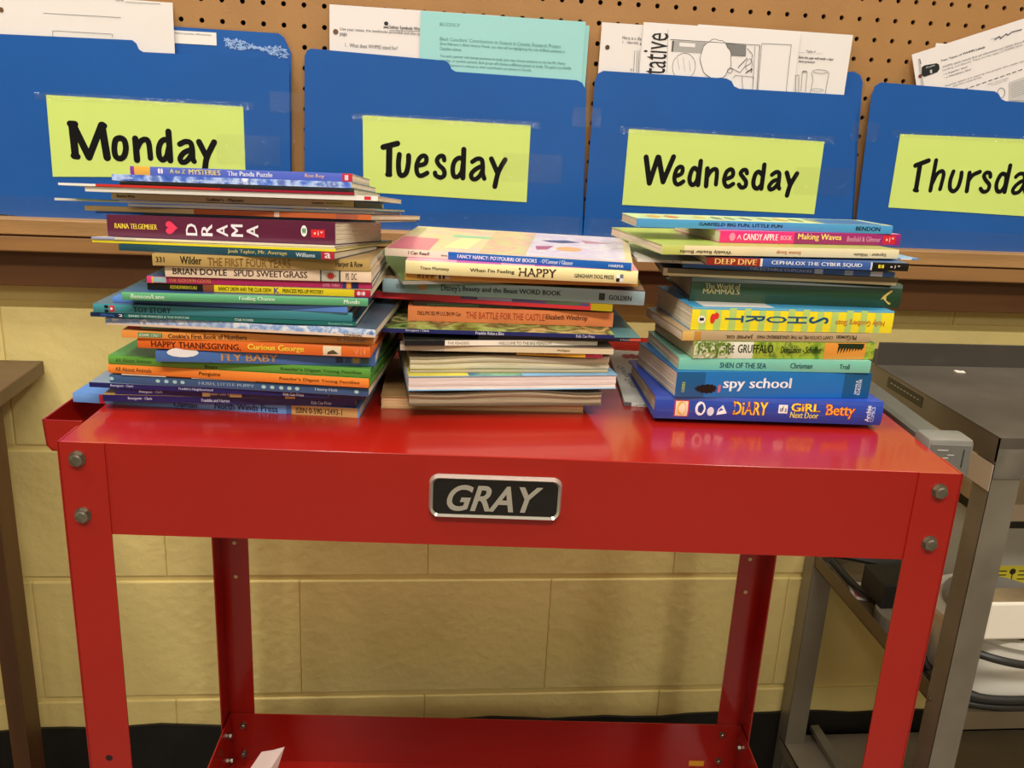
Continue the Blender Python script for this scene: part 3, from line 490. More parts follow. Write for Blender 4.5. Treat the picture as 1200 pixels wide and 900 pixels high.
# ================================================================ BOOKS
BOOKS_L = [
 ['L35', 'light blue picture book with a tan right end, at the bottom of the left pile', 'paper', -1.15, 3.91, 0, -3.29, 10.47, 8.6, 0.365, '6f9fe0', '5a86c8', 'd9cdb4', [[0.7463, 0.994, 'cfa468', 0, 1], [0.0925, 0.1104, 'd23a48', 0, 1], [0.7463, 0.7642, '4a6aa8', 0, 1]], [['Oaman', 0.3522, 0.4358, 0.1, 0.7, '1a2850', ''], ['North Winds Press', 0.4955, 0.7164, 0.15, 0.85, '142244', ''], ['ISBN 0-590-12493-1', 0.7791, 0.9403, 0.2, 0.8, '3a2a18', '']], {}, 0.0026, 0.0, 0.0],
 ['L34', 'lowest of three thin navy-spined picture books near the bottom of the left pile, tawny cover', 'thin', 0.26, 3.1, 0.365, 2.19, 8.9, 8.0, 0.26, '1c1f5a', 'b8924a', 'd9cdb4', [], [['Bourgeois · Clark', 0.098, 0.1926, 0.25, 0.75, 'd8dcf0', ''], ['Franklin and Harriet', 0.3851, 0.4966, 0.25, 0.75, 'd8dcf0', ''], ['Kids Can Press', 0.8209, 0.902, 0.25, 0.75, 'd8dcf0', '']], {}, 0.0033, 0.0, 0.0],
 ['L33', 'middle one of three thin navy-spined picture books near the bottom of the left pile', 'thin', 0.68, 3.16, 0.625, 1.68, 8.73, 8.0, 0.235, '22225c', 'a89a72', 'd9cdb4', [[0.3483, 0.3793, 'e0d090', 0, 1], [0.4586, 0.5069, 'e6d48c', 0, 1], [0.6828, 0.7241, 'e8c860', 0, 1]], [['Bourgeois · Clark', 0.0966, 0.1897, 0.25, 0.8, 'd8dcf0', ''], ['Franklin Goes to School', 0.369, 0.5, 0.25, 0.8, 'e6e2c8', '']], {}, 0.004, 0.0, 0.0],
 ['L32', 'topmost of three thin navy-spined picture books near the bottom of the left pile, grey-blue cover', 'thin', -0.21, 3.18, 0.86, -2.62, 8.5, 8.0, 0.195, '20235e', '7d8aa0', 'd9cdb4', [], [['Bourgeois · Clark', 0.0893, 0.1857, 0.2, 0.85, 'd8dcf0', ''], ["Franklin's Neighbourhood", 0.375, 0.5179, 0.2, 0.85, 'd8dcf0', ''], ['Kids Can Press', 0.8107, 0.8964, 0.2, 0.8, 'e8e0d0', '']], {}, 0.0048, 0.0, 0.0],
 ['L31', 'slate-blue book with pale dots, beneath the orange penguin book in the left pile', 'paper', 0.51, 3.22, 1.055, -4.17, 9.24, 9.0, 0.3, '3d5c86', '53606c', 'd9cdb4', [], [['HUSH, LITTLE PUPPY', 0.3465, 0.5611, 0.3, 0.75, '9fb4c8', ''], ['Henry Holt', 0.7954, 0.8812, 0.3, 0.8, 'b8cbe0', ''], ['dot', -0.0003, 0.0168, 0.3, 0.75, 'a9cfd0', ''], ['dot', 0.1795, 0.1967, 0.3, 0.75, 'a9cfd0', ''], ['dot', 0.2125, 0.2297, 0.3, 0.75, 'a9cfd0', ''], ['dot', 0.2455, 0.2627, 0.3, 0.75, 'a9cfd0', ''], ['dot', 0.2752, 0.2924, 0.3, 0.75, 'a9cfd0', ''], ['dot', 0.5888, 0.6059, 0.3, 0.75, 'a9cfd0', ''], ['dot', 0.6218, 0.6389, 0.3, 0.75, 'a9cfd0', ''], ['dot', 0.6564, 0.6736, 0.3, 0.75, 'a9cfd0', ''], ['dot', 0.6878, 0.705, 0.3, 0.75, 'a9cfd0', ''], ['dot', 0.7175, 0.7347, 0.3, 0.75, 'a9cfd0', ''], ['dot', 0.9452, 0.9624, 0.3, 0.75, 'a9cfd0', '']], {}, 0.0055, 0.0, 0.0],
 ['L30', 'very thin dark booklet with ragged white edge, under the orange penguin hardcover', 'thin', 0.94, 3.15, 1.355, -3.82, 8.74, 7.8, 0.06, '2b211c', 'e8dcc6', 'd9cdb4', [[0.0035, 0.184, 'e6dccb', 0.4, 1], [0.2882, 0.5486, 'e9dfcd', 0.3, 0.9]], [], {}, 0.0074, 0.0, 0.0],
 ['L29', 'orange hardcover about penguins in the lower half of the left pile', 'hard', 0.49, 3.22, 1.415, -5.16, 9.3, 8.6, 0.345, 'ee8a36', '5f9c3c', 'd9cdb4', [], [['All About Animals', 0.0279, 0.1689, 0.3, 0.75, '7d5a30', ''], ['Penguins', 0.3525, 0.4344, 0.25, 0.75, '54310f', ''], ["Reader's Digest Young Families", 0.6607, 0.9656, 0.3, 0.7, '7a4a1c', '']], {}, 0.0077, 0.0, 0.0],
 ['L28', 'green hardcover lying on top of the orange hardcover about penguins in the left pile', 'hard', 0.53, 3.2, 1.76, -4.64, 9.3, 8.6, 0.335, '5f9e3e', '4c8a3f', 'd9cdb4', [], [['All About Animals', 0.0277, 0.168, 0.3, 0.75, '4a7030', ''], ['Bears', 0.3703, 0.4192, 0.1, 0.5, '2f4a20', ''], ["Reader's Digest Young Families", 0.6607, 0.9674, 0.3, 0.7, '3c5f28', '']], {}, 0.0097, 0.0, 0.0],
 ['L27', 'blue soft book with tan cut-out lettering and a white cloud, in the left pile', 'paper', 2.41, 2.56, 2.095, 1.19, 7.53, 7.0, 0.445, '4a6fae', '3f60a0', 'd9cdb4', [[0.8171, 0.8521, '2c3a5c', 0.25, 0.75], [0.8599, 0.8872, '3a4d78', 0.25, 0.75], [0.8949, 0.9261, 'a08a3a', 0.25, 0.75], [0.9339, 0.9689, '4a5a52', 0.25, 0.75]], [['ell', 0.0506, 0.1946, 0.45, 1.3, 'e8e4e4', ''], ['FLY BABY', 0.2957, 0.5525, 0.2, 0.82, 'c8965a', '']], {'soft': 0.1}, 0.011, 0.0, 0.0],
 ['L26', 'orange hardcover with yellow script and small square picture in the left pile', 'hard', 1.79, 2.67, 2.54, -3.17, 8.04, 7.6, 0.385, 'e87028', 'e07830', 'd9cdb4', [[0.7978, 0.875, 'f0dcb8', 0.05, 0.95]], [['HAPPY THANKSGIVING,', 0.0588, 0.4449, 0.1, 0.75, '5a1c10', ''], ['Curious George', 0.4743, 0.7169, 0.15, 0.85, 'f8e34c', ''], ['V H', 0.9301, 0.9779, 0.2, 0.8, 'f0a070', ''], ['tri', 0.8088, 0.864, 0.15, 0.6, '5a4a30', '']], {}, 0.0134, 0.0, 0.0],
 ['L25', 'light orange book with a green and white sign on its left end', 'paper', 1.32, 2.53, 2.925, -0.23, 8.58, 8.2, 0.29, 'ef9a48', 'e8a05c', 'd9cdb4', [[0.0644, 0.1593, '3f8a50', 0.15, 0.8]], [['SESAME STREET', 0.0678, 0.1559, 0.25, 0.7, 'f0f0d8', ''], ["Cookie's First Book of Numbers", 0.1831, 0.4949, 0.15, 0.8, '4a2616', ''], ['H Number', 0.8542, 0.9695, 0.3, 0.85, '9a8a8a', '']], {'soft': 0.06}, 0.0134, 0.0, 0.0],
 ['L24', 'short thin dark red booklet with mottled green edge in the left pile', 'thin', 1.5, 2.65, 3.215, -0.61, 5.67, 7.4, 0.135, '8c2a20', 'b8a890', 'd9cdb4', [[0.0769, 0.2564, '5c9a6a', 0.2, 0.9], [0.3077, 0.4359, 'd8b070', 0.2, 0.9], [0.5128, 0.7179, '3a5a3a', 0.3, 0.9]], [], {}, 0.0135, 0.0, 0.0],
 ['L23', 'wavy blue and white picture book with a cream lower edge in the left pile', 'paper', 0.79, 2.57, 3.35, -4.53, 9.27, 8.6, 0.33, '9fb4d8', '51606f', 'd9cdb4', [[0.0063, 1.0, 'f0d4bc', 0, 0.3]], [['TOMSON', 0.8829, 0.9494, 0.02, 0.28, '40322a', '']], {'soft': 0.12, 'art': 'L23'}, 0.0135, 0.0, 0.0],
 ['L22', 'thin teal book with navy left end and tiny white capitals in the left pile', 'thin', 0.41, 2.35, 3.68, -2.11, 8.95, 7.9, 0.155, '1f6a66', '1d4a5c', 'd9cdb4', [[-0.0016, 0.124, '14284a', 0, 1]], [['2', 0.1047, 0.1208, 0.2, 0.8, 'ffffff', ''], ['SPECIAL', 0.037, 0.0918, 0.2, 0.8, '3f7ad0', ''], ['BARBIE THE PRINCESS & THE POPSTAR', 0.1433, 0.372, 0.25, 0.8, 'cfe8dc', ''], ['STAR POWER', 0.5427, 0.6135, 0.25, 0.8, 'e8f4ea', ''], ['Random House', 0.8969, 0.9871, 0.2, 0.7, '9fcabb', '']], {}, 0.0137, 0.0, 0.0],
 ['L21', 'teal hardcover with dark capitals and a red mark on its left end', 'hard', 0.53, 2.32, 3.835, -1.88, 8.71, 7.9, 0.315, '3f8a94', '4a5f78', 'd9cdb4', [[0.0627, 0.0825, 'c8303a', 0.15, 0.85]], [['TOY STORY', 0.1551, 0.3003, 0.2, 0.8, '182c38', ''], ['dot', 0.0429, 0.0594, 0.55, 0.9, '141414', ''], ['dot', 0.0429, 0.0594, 0.05, 0.4, '141414', ''], ['dot', 0.066, 0.0759, 0.35, 0.65, 'f0e0e0', '']], {}, 0.0137, 0.0, 0.0],
 ['L20', 'plain sky-blue bulging book right under the pale green hardcover of the left pile', 'paper', 1.08, 2.59, 4.15, -4.67, 8.03, 7.4, 0.255, '5c8ad6', '4c78c8', 'd9cdb4', [], [], {'soft': 0.14}, 0.0137, 0.0, 0.0],
 ['L19', 'pale green hardcover spine with dark blue cover in the upper half of the left pile', 'hard', 1.71, 1.8, 4.405, 0.77, 8.06, 7.6, 0.285, '5fa878', '35547c', 'd9cdb4', [], [['Benson/Lane', 0.0365, 0.1719, 0.25, 0.8, 'd8ecd0', ''], ['Finding Chance', 0.474, 0.6198, 0.25, 0.85, 'd8ecd0', ''], ['Mondo', 0.901, 0.967, 0.25, 0.8, 'e4f4dc', '']], {}, 0.0137, 0.0, 0.0],
 ['L18', 'black and yellow paperback spine with a red end label in the left pile', 'paper', 2.41, 2.22, 4.69, -1.44, 7.43, 5.2, 0.245, '1b1512', 'c8b890', 'd9cdb4', [[0.249, 0.2989, '8a4a30', 0, 1], [0.2989, 0.9272, 'e8d024', 0, 1], [0.9272, 1.0, 'b8203a', 0, 1]], [['KEENE/PARENTEAU', 0.1034, 0.2222, 0.25, 0.75, 'd8c830', ''], ['NANCY DREW AND THE CLUE CREW', 0.318, 0.5556, 0.25, 0.8, '1a1608', ''], ['K', 0.567, 0.59, 0.1, 0.9, '3a3a8a', ''], ['PRINCESS MIX-UP MYSTERY', 0.6054, 0.7893, 0.25, 0.8, '1a1608', ''], ['oo', 0.9387, 0.977, 0.2, 0.8, 'f0c8d0', '']], {}, 0.0136, 0.0, 0.0032],
 ['L17', 'magenta paperback spine with striped right end, just under the cream spine of the left pile', 'paper', 2.44, 2.13, 4.935, 0.45, 7.43, 5.2, 0.216, 'b42a5c', '35507c', 'd9cdb4', [[0.0, 0.0209, 'e8407a', 0, 1], [0.0285, 0.0854, '9ab8b8', 0.1, 0.9], [0.8672, 0.8824, '2a3a7a', 0, 1], [0.8861, 0.9051, 'e0a040', 0, 1], [0.9089, 0.9393, '1c2450', 0, 1], [0.0209, 0.0285, 'e8b050', 0, 1]], [['THE GOLDEN GOOSE', 0.0968, 0.2865, 0.2, 0.8, 'dd8a4a', ''], ['LEVEL THREE', 0.7799, 0.8558, 0.2, 0.7, 'e8a0b0', '']], {}, 0.0137, 0.0032, 0.0232],
 ['L16', 'cream paperback spine with a red maple leaf stamp in the left pile', 'paper', 3.08, 2.05, 5.151, 0.3, 6.77, 5.2, 0.345, 'f0d2b4', 'd8bca0', 'd9cdb4', [[0.751, 0.7573, '3a3630', 0, 1], [0.7573, 0.8423, 'c9c4b4', 0, 1], [0.8423, 0.8506, '3a4a38', 0, 1]], [['BRIAN DOYLE', 0.0373, 0.2988, 0.25, 0.8, '2c2020', ''], ['SPUD SWEETGRASS', 0.332, 0.6888, 0.25, 0.8, '5a4238', ''], ['leaf', 0.7801, 0.8299, 0.1, 0.9, 'b03428', ''], ['PS  DC', 0.8755, 0.9295, 0.2, 0.8, '6a5a48', '']], {}, 0.0137, 0.0232, 0.055],
 ['L15', 'tan paperback spine with dark lettering, directly above the cream spine of the left pile', 'paper', 2.76, 1.86, 5.496, 1.61, 7.07, 5.4, 0.355, 'b8985a', 'a8895a', 'd9cdb4', [], [['331', 0.0157, 0.0549, 0.3, 0.75, '2c2418', ''], ['Wilder', 0.1255, 0.2235, 0.2, 0.85, '1c1810', ''], ['THE FIRST FOUR YEARS', 0.251, 0.6314, 0.1, 0.8, '8a6434', ''], ['Harper & Row', 0.8392, 0.9647, 0.2, 0.8, '2a2014', '']], {}, 0.0136, 0.055, 0.0878],
 ['L14', 'dark teal paperback spine with a red end label in the upper left pile', 'paper', 1.44, 2.56, 5.851, -8.65, 7.38, 5.3, 0.225, '1f4a58', '243f52', 'd9cdb4', [[0.9405, 1.0, 'b02c3c', 0, 1]], [['Josh Taylor, Mr. Average', 0.5125, 0.786, 0.2, 0.85, 'c8b878', ''], ['Williams', 0.8256, 0.9128, 0.2, 0.75, 'cfd8d8', ''], ['a', 0.9564, 0.9841, 0.15, 0.85, 'f0d8d8', '']], {}, 0.0136, 0.0878, 0.1085],
 ['L13', 'bright yellow thin booklet beneath the thick purple spine of the left pile', 'thin', 0.52, 2.71, 6.076, -8.5, 8.34, 7.6, 0.109, 'f0e02c', 'e8dc50', 'd9cdb4', [[0.007, 0.9965, 'f4e6b0', 0.7, 1]], [], {}, 0.0136, 0.1085, 0.1186],
 ['L12', 'thin pale magazine sticking out right under the thick purple spine of the left pile', 'thin', 0.52, 2.65, 6.185, -7.97, 8.32, 8.0, 0.08, 'a0a4c8', 'd8d4d0', 'd9cdb4', [[0.0979, 0.9965, 'f4e4b4', 0, 1], [0.0979, 0.1853, 'd8d0b0', 0, 1]], [], {'Lx': 1.6, 'soft': 0.05}, 0.0136, 0.1186, 0.12],
 ['L11', 'thick plum-purple spine with big white letters and a pink heart in the upper left pile', 'paper', 0.89, 3.13, 6.265, -9.56, 7.93, 5.6, 0.747, '5a1c38', '4c1a38', 'd9cdb4', [[0.8986, 0.9568, 'd8262c', 0.3, 0.65]], [['RAINA TELGEMEIER', 0.0346, 0.2261, 0.38, 0.62, 'f4d84c', ''], ['heart', 0.2581, 0.3163, 0.2, 0.8, 'e83a5c', ''], ['D', 0.3539, 0.4027, 0.18, 0.72, 'e6dee2', 'r'], ['R', 0.4215, 0.4703, 0.18, 0.72, 'e6dee2', 'r'], ['A', 0.4891, 0.5379, 0.18, 0.72, 'e6dee2', 'r'], ['M', 0.553, 0.6037, 0.2, 0.75, 'e6dee2', 'r'], ['A', 0.6206, 0.6713, 0.2, 0.75, 'e6dee2', 'r'], ['ell', 0.8554, 0.8817, 0.32, 0.82, 'f0f0e8', ''], ['oo', 0.861, 0.876, 0.45, 0.7, '3a7a4a', ''], ['a | *', 0.9102, 0.9481, 0.3875, 0.5800000000000001, 'f8e8e4', '']], {}, 0.0136, 0.12, 0.12],
 ['L10', 'very thin dark booklet with blue left end, lying on the thick purple book', 'thin', -0.08, 4.65, 7.013, -7.37, 10.0, 7.2, 0.08, '3a4a5c', '585650', 'd9cdb4', [[0.0, 0.1768, '1c58b0', 0, 1]], [], {}, 0.0136, 0.12, 0.12],
 ['L09', 'thin magazine with a tan to orange-red edge in the upper left pile', 'thin', -0.51, 4.79, 7.093, -8.92, 10.35, 7.6, 0.2, 'cf6a3a', 'b8843c', 'd9cdb4', [[0.0, 0.3899, 'e8c890', 0, 1], [0.6696, 0.6875, 'f0d0b0', 0, 1], [0.881, 0.9554, 'b06048', 0, 1]], [], {'soft': 0.04}, 0.0132, 0.12, 0.12],
 ['L08', 'grey-white magazine whose pages stick out on the right of the upper left pile', 'thin', 1.24, 4.15, 7.293, -2.05, 8.51, 7.8, 0.12, 'd9d5c8', '8f8c84', 'd9cdb4', [], [], {'Lx': 1.4, 'soft': 0.1}, 0.0131, 0.12, 0.12],
 ['L07', 'booklet with a green cover poking out furthest left from the upper left pile', 'thin', -1.31, 4.3, 7.413, -3, 11.12, 7.6, 0.1, 'd8d4c4', '6f9a54', 'd9cdb4', [[0.0691, 0.2021, '7aa860', 0.5, 1]], [], {'soft': 0.06}, 0.0131, 0.12, 0.12],
 ['L06', 'thin cream spine with small dark lettering in the upper left pile', 'paper', 0.69, 4.18, 7.513, -2.44, 8.37, 7.0, 0.226, 'e8d6ae', '6c8a5c', 'd9cdb4', [[1.0, 1.0035, '1c2018', 0, 1], [0.884, 1.0, 'dcd8a0', 0, 1]], [['Beatrice Wren', 0.0225, 0.0963, 0.3, 0.8, '3a3020', ''], ["Gulliver's - Manners", 0.3917, 0.5464, 0.2, 0.75, '2a2018', ''], ['Lambert', 0.8277, 0.8769, 0.3, 0.7, '2a2018', ''], ['story book press', 0.884, 0.9543, 0.3, 0.7, '6a5a40', '']], {}, 0.013, 0.12, 0.12],
 ['L05', 'thin white spine with a small red tab in the upper left pile', 'thin', 0.19, 3.27, 7.739, -1.31, 9.76, 7.4, 0.177, 'f4efe6', 'e0d6c8', 'd9cdb4', [[0.9534, 0.9767, 'd83038', 0.15, 0.85]], [], {}, 0.013, 0.12, 0.12],
 ['L04', 'thin red booklet with a white left end in the upper left pile', 'thin', -0.64, 3.19, 7.916, -1, 9.81, 7.4, 0.09, 'a01c34', 'eae4dc', 'd9cdb4', [[0.0, 0.1255, 'f4ece4', 0, 1], [0.1255, 0.5469, 'd0302c', 0, 1]], [], {}, 0.013, 0.12, 0.12],
 ['L03', 'thin black-edged booklet, third from the top of the left pile', 'thin', 1.04, 4.07, 8.006, -1.08, 8.0, 7.2, 0.14, '26241f', '3c5a5c', 'd9cdb4', [], [], {}, 0.0129, 0.12, 0.12],
 ['L02', 'mottled blue and white spine, second from the top of the left pile', 'paper', 0.94, 3.7, 8.146, -1, 8.06, 6.4, 0.215, '4568b4', '44649c', 'd9cdb4', [], [['Canadian', 0.041, 0.0873, 0.3, 0.7, 'd0dcf0', ''], ['Explorers of the North', 0.3333, 0.5651, 0.2, 0.6, 'c8d4ec', '']], {'art': 'L02'}, 0.013, 0.12, 0.12],
 ['L01', 'periwinkle blue paperback with orange left end, topmost of the left pile', 'paper', 1.46, 3.99, 8.361, 0.2, 7.51, 5.2, 0.298, '5a6cc4', '7078b0', 'd9cdb4', [[0.0, 0.0181, '8a3c9c', 0, 1], [0.0181, 0.0892, 'f0b048', 0, 1], [0.9539, 1.0, 'cc2c38', 0, 1]], [['oo', 0.1238, 0.1468, 0.2, 0.85, 'f4e8f0', ''], ['A to Z', 0.1776, 0.2467, 0.3, 0.8, 'f0e07c', ''], ['MYSTERIES', 0.2621, 0.4043, 0.25, 0.85, 'f4dc78', ''], ['The Panda Puzzle', 0.435, 0.6387, 0.25, 0.8, 'f4f0f8', ''], ['Ron Roy', 0.7848, 0.8732, 0.25, 0.8, 'e8bca0', ''], ['1', 0.9654, 0.9808, 0.2, 0.8, 'f8e8e8', '']], {}, 0.0158, 0.12, 0.12],
]
BOOKS_M = [
 ['M16', 'old paperback with tan page edges facing out, at the bottom of the middle pile', 'pages', 9.95, 4.45, 0, 2.24, 7.69, 5.2, 0.5, 'c8a070', 'b08a58', 'e0bc8c', [], [], {}, 0.0014, 0, 0],
 ['M15', 'paperback with grey-brown curling page edges, second from the bottom of the middle pile', 'pages', 11.07, 3.41, 0.5, 7.41, 7.22, 5.0, 0.625, '8a7a60', '6f6250', 'a8987c', [], [], {'soft': 0.15}, 0.0017, 0, 0],
 ['M14', 'paperback with pinkish-white page edges and a yellow and blue cover in the lower middle pile', 'pages', 11.05, 3.24, 1.125, 8.9, 7.79, 5.4, 0.565, '7fb0d8', '86b8dc', 'e6dad2', [], [], {}, 0.0021, 0, 0],
 ['M13', 'paperback with wavy cream page edges under the thin spines of the middle pile', 'pages', 11.06, 3.67, 1.69, 7.42, 7.46, 5.2, 0.68, 'b0a080', 'a89a78', 'd8cfb0', [], [], {'soft': 0.12}, 0.0026, 0, 0],
 ['M12', 'thin dark paperback with a yellow and wine-red right end in the middle pile', 'paper', 11.13, 4.26, 2.37, -0.76, 6.96, 5.0, 0.16, '3a2018', '30201a', 'd9cdb4', [[0.545, 0.9099, 'e0b030', 0, 1], [0.9099, 1.0, '9a2440', 0, 1]], [['CLUE BLOC SUPER MYSTERY', 0.5495, 0.7703, 0.3, 0.75, '3a2a10', '']], {}, 0.0036, 0, 0],
 ['M11', 'thin beige booklet with a curling cream edge in the middle pile', 'thin', 10.71, 3.67, 2.53, 3.66, 7.79, 7.0, 0.245, 'd8c8a4', '8c7c6c', 'd9cdb4', [[0.0, 0.204, 'b8b09c', 0, 1]], [['Mulligan', 0.732, 0.792, 0.3, 0.7, '6a5030', '']], {'soft': 0.06}, 0.0038, 0, 0],
 ['M10', 'thin booklet, black left end and cream right part, in the middle pile', 'thin', 10.88, 3.42, 2.775, 8.22, 7.1, 5.4, 0.21, 'f0e8d4', '20201e', 'd9cdb4', [[0.0, 0.2035, '16161c', 0, 1]], [['THE READERS', 0.2168, 0.3274, 0.25, 0.75, '8a7a68', ''], ['WELCOME TO THE BIG MEADOW', 0.4779, 0.7566, 0.2, 0.75, '8a7a68', '']], {}, 0.0038, 0, 0],
 ['X1', 'thin dark teal book jutting out to the right from the middle of the middle pile', 'thin', 13.5, 3.95, 2.985, 4, 6.0, 5.2, 0.17, '221c28', '5c8a8c', 'd9cdb4', [[0.93, 1, 'c8503c', 0.2, 0.8]], [['A Coaster', 0.87, 0.93, 0.3, 0.75, 'b8b4bc', '']], {}, 0.003, 0, 0],
 ['M09', 'thin navy-spined picture book with a green forest cover in the middle pile', 'thin', 10.06, 3.76, 3.155, 1.8, 8.38, 8.0, 0.16, '232862', '4c6a3a', 'd9cdb4', [], [['Bourgeois / Clark', 0.0996, 0.1993, 0.25, 0.95, 'e8e8f0', ''], ['Franklin Rides a Bike', 0.3985, 0.5203, 0.1, 0.9, 'e8e8f0', ''], ['Kids Can Press', 0.8339, 0.9151, 0.1, 0.85, 'd8d8f0', '']], {'art': 'M09'}, 0.0038, 0, 0],
 ['M08', 'orange-salmon paperback spine in the centre of the middle pile', 'paper', 10.87, 5.0, 3.315, 1.58, 7.66, 5.2, 0.56, 'e0824e', 'd87a48', 'd9cdb4', [], [['DELL/FIC/$3.99 U.S./$4.99 Can', 0.0459, 0.2547, 0.4, 0.7, '6a3420', ''], ['THE BATTLE FOR THE CASTLE', 0.2797, 0.6639, 0.3, 0.75, 'c05030', ''], ['Elizabeth Winthrop', 0.6681, 0.8727, 0.3, 0.75, '4a2014', '']], {}, 0.0038, 0, 0],
 ['M07', 'thin black picture book directly on the orange-salmon spine of the middle pile', 'thin', 11.04, 5.13, 3.875, 1.06, 7.41, 6.6, 0.12, '20241c', '243424', 'd9cdb4', [[0.069, 0.3276, '34482c', 0.2, 0.8]], [], {}, 0.0038, 0, 0],
 ['M06', 'thin red picture book with olive right end, poking left out of the middle pile', 'thin', 9.31, 5.67, 3.995, -5.42, 9.14, 8.4, 0.275, 'd8343c', 'c8a84c', 'd9cdb4', [[0.9126, 1.0, 'b8a018', 0, 1], [0.3811, 0.9056, '584a72', 0.55, 1], [0.451, 0.5909, '9a8ab0', 0.6, 1], [0.7308, 0.8706, '506a50', 0.6, 1]], [], {}, 0.0038, 0, 0],
 ['M05', 'thick grey-blue hardcover with black lettering in the middle pile', 'hard', 9.89, 5.42, 4.27, -3.6, 9.69, 9.0, 0.53, '92aab0', '6e8e5c', 'd9cdb4', [], [['07545', 0.0524, 0.0867, 0.35, 0.65, '606c70', ''], ['ell', 0.1358, 0.1686, 0.3, 0.75, 'c8905c', ''], ["Disney's", 0.2242, 0.2995, 0.2, 0.8, '20262a', ''], ['Beauty and the Beast WORD BOOK', 0.3061, 0.6825, 0.3, 0.75, '14181a', ''], ['GOLDEN', 0.8642, 0.9509, 0.3, 0.65, '14181a', ''], ['box', 0.8265, 0.8494, 0.25, 0.75, '2c3438', '']], {'art': 'M05'}, 0.0038, 0, 0],
 ['M04', 'grey-edged board book turned askew with its green cover corner out left in the middle pile', 'thin', 10.72, 4.31, 4.8, 14.5, 7.4, 7.0, 0.14, '9c948c', '6a8a54', 'd9cdb4', [], [], {'rot': 1}, 0.0038, 0, 0],
 ['M03', 'mustard-brown spine under the cream spine of the middle pile', 'paper', 10.77, 4.48, 4.94, 2.98, 8.54, 7.4, 0.265, 'c8903c', 'b07c34', 'd9cdb4', [[0.1319, 0.1905, 'c8b098', 0.3, 0.9]], [['W 6 W W', 0.0513, 0.1245, 0.3, 0.95, '4a1c10', ''], ['II', 0.1429, 0.1685, 0.3, 0.9, '3a1c14', '']], {}, 0.0038, 0, 0],
 ['M02', 'cream hardcover spine with pink cover edge, second from the top of the middle pile', 'hard', 10.81, 4.32, 5.205, -1.91, 8.3, 8.0, 0.485, 'f2e2a6', 'e8a0b4', 'd9cdb4', [], [['Trace Moroney', 0.0627, 0.1882, 0.3, 0.62, '4a4a4a', ''], ["When I'm Feeling", 0.2768, 0.4686, 0.3, 0.65, '2a2a28', ''], ['HAPPY', 0.4871, 0.6494, 0.2, 0.85, '4a3028', ''], ['GINGHAM DOG PRESS', 0.7269, 0.8967, 0.3, 0.6, '2c2c28', ''], ['box', 0.9077, 0.9225, 0.4, 0.7, 'f4f4f4', ''], ['box', 0.9225, 0.9373, 0.4, 0.7, '787878', ''], ['box', 0.9077, 0.9225, 0.12, 0.4, '181818', ''], ['box', 0.9225, 0.9373, 0.12, 0.4, 'f4f4f4', '']], {}, 0.0038, 0, 0],
 ['M01', 'pastel paperback with blue and cream spine, illustrated cover up, topmost of the middle pile', 'paper', 9.99, 5.1, 5.69, -7, 8.95, 6.3, 0.285, 'ecd8c4', 'e4ccbc', 'd9cdb4', [[0.2595, 0.9965, '1c62b8', 0, 1]], [['I Can Read!', 0.0969, 0.1834, 0.35, 0.8, '2a2420', ''], ['Beginning', 0.2318, 0.2561, 0.3, 0.6, '4a4a6a', ''], ['FANCY NANCY: POTPOURRI OF BOOKS', 0.2976, 0.6194, 0.25, 0.75, 'f4f4fa', ''], ["- O'Connor / Glasser", 0.6298, 0.7647, 0.25, 0.8, 'dfe8f4', ''], ['HARPER', 0.9066, 0.9654, 0.3, 0.65, 'f0f4fa', '']], {'art': 'M01'}, 0.0039, 0, 0],
]
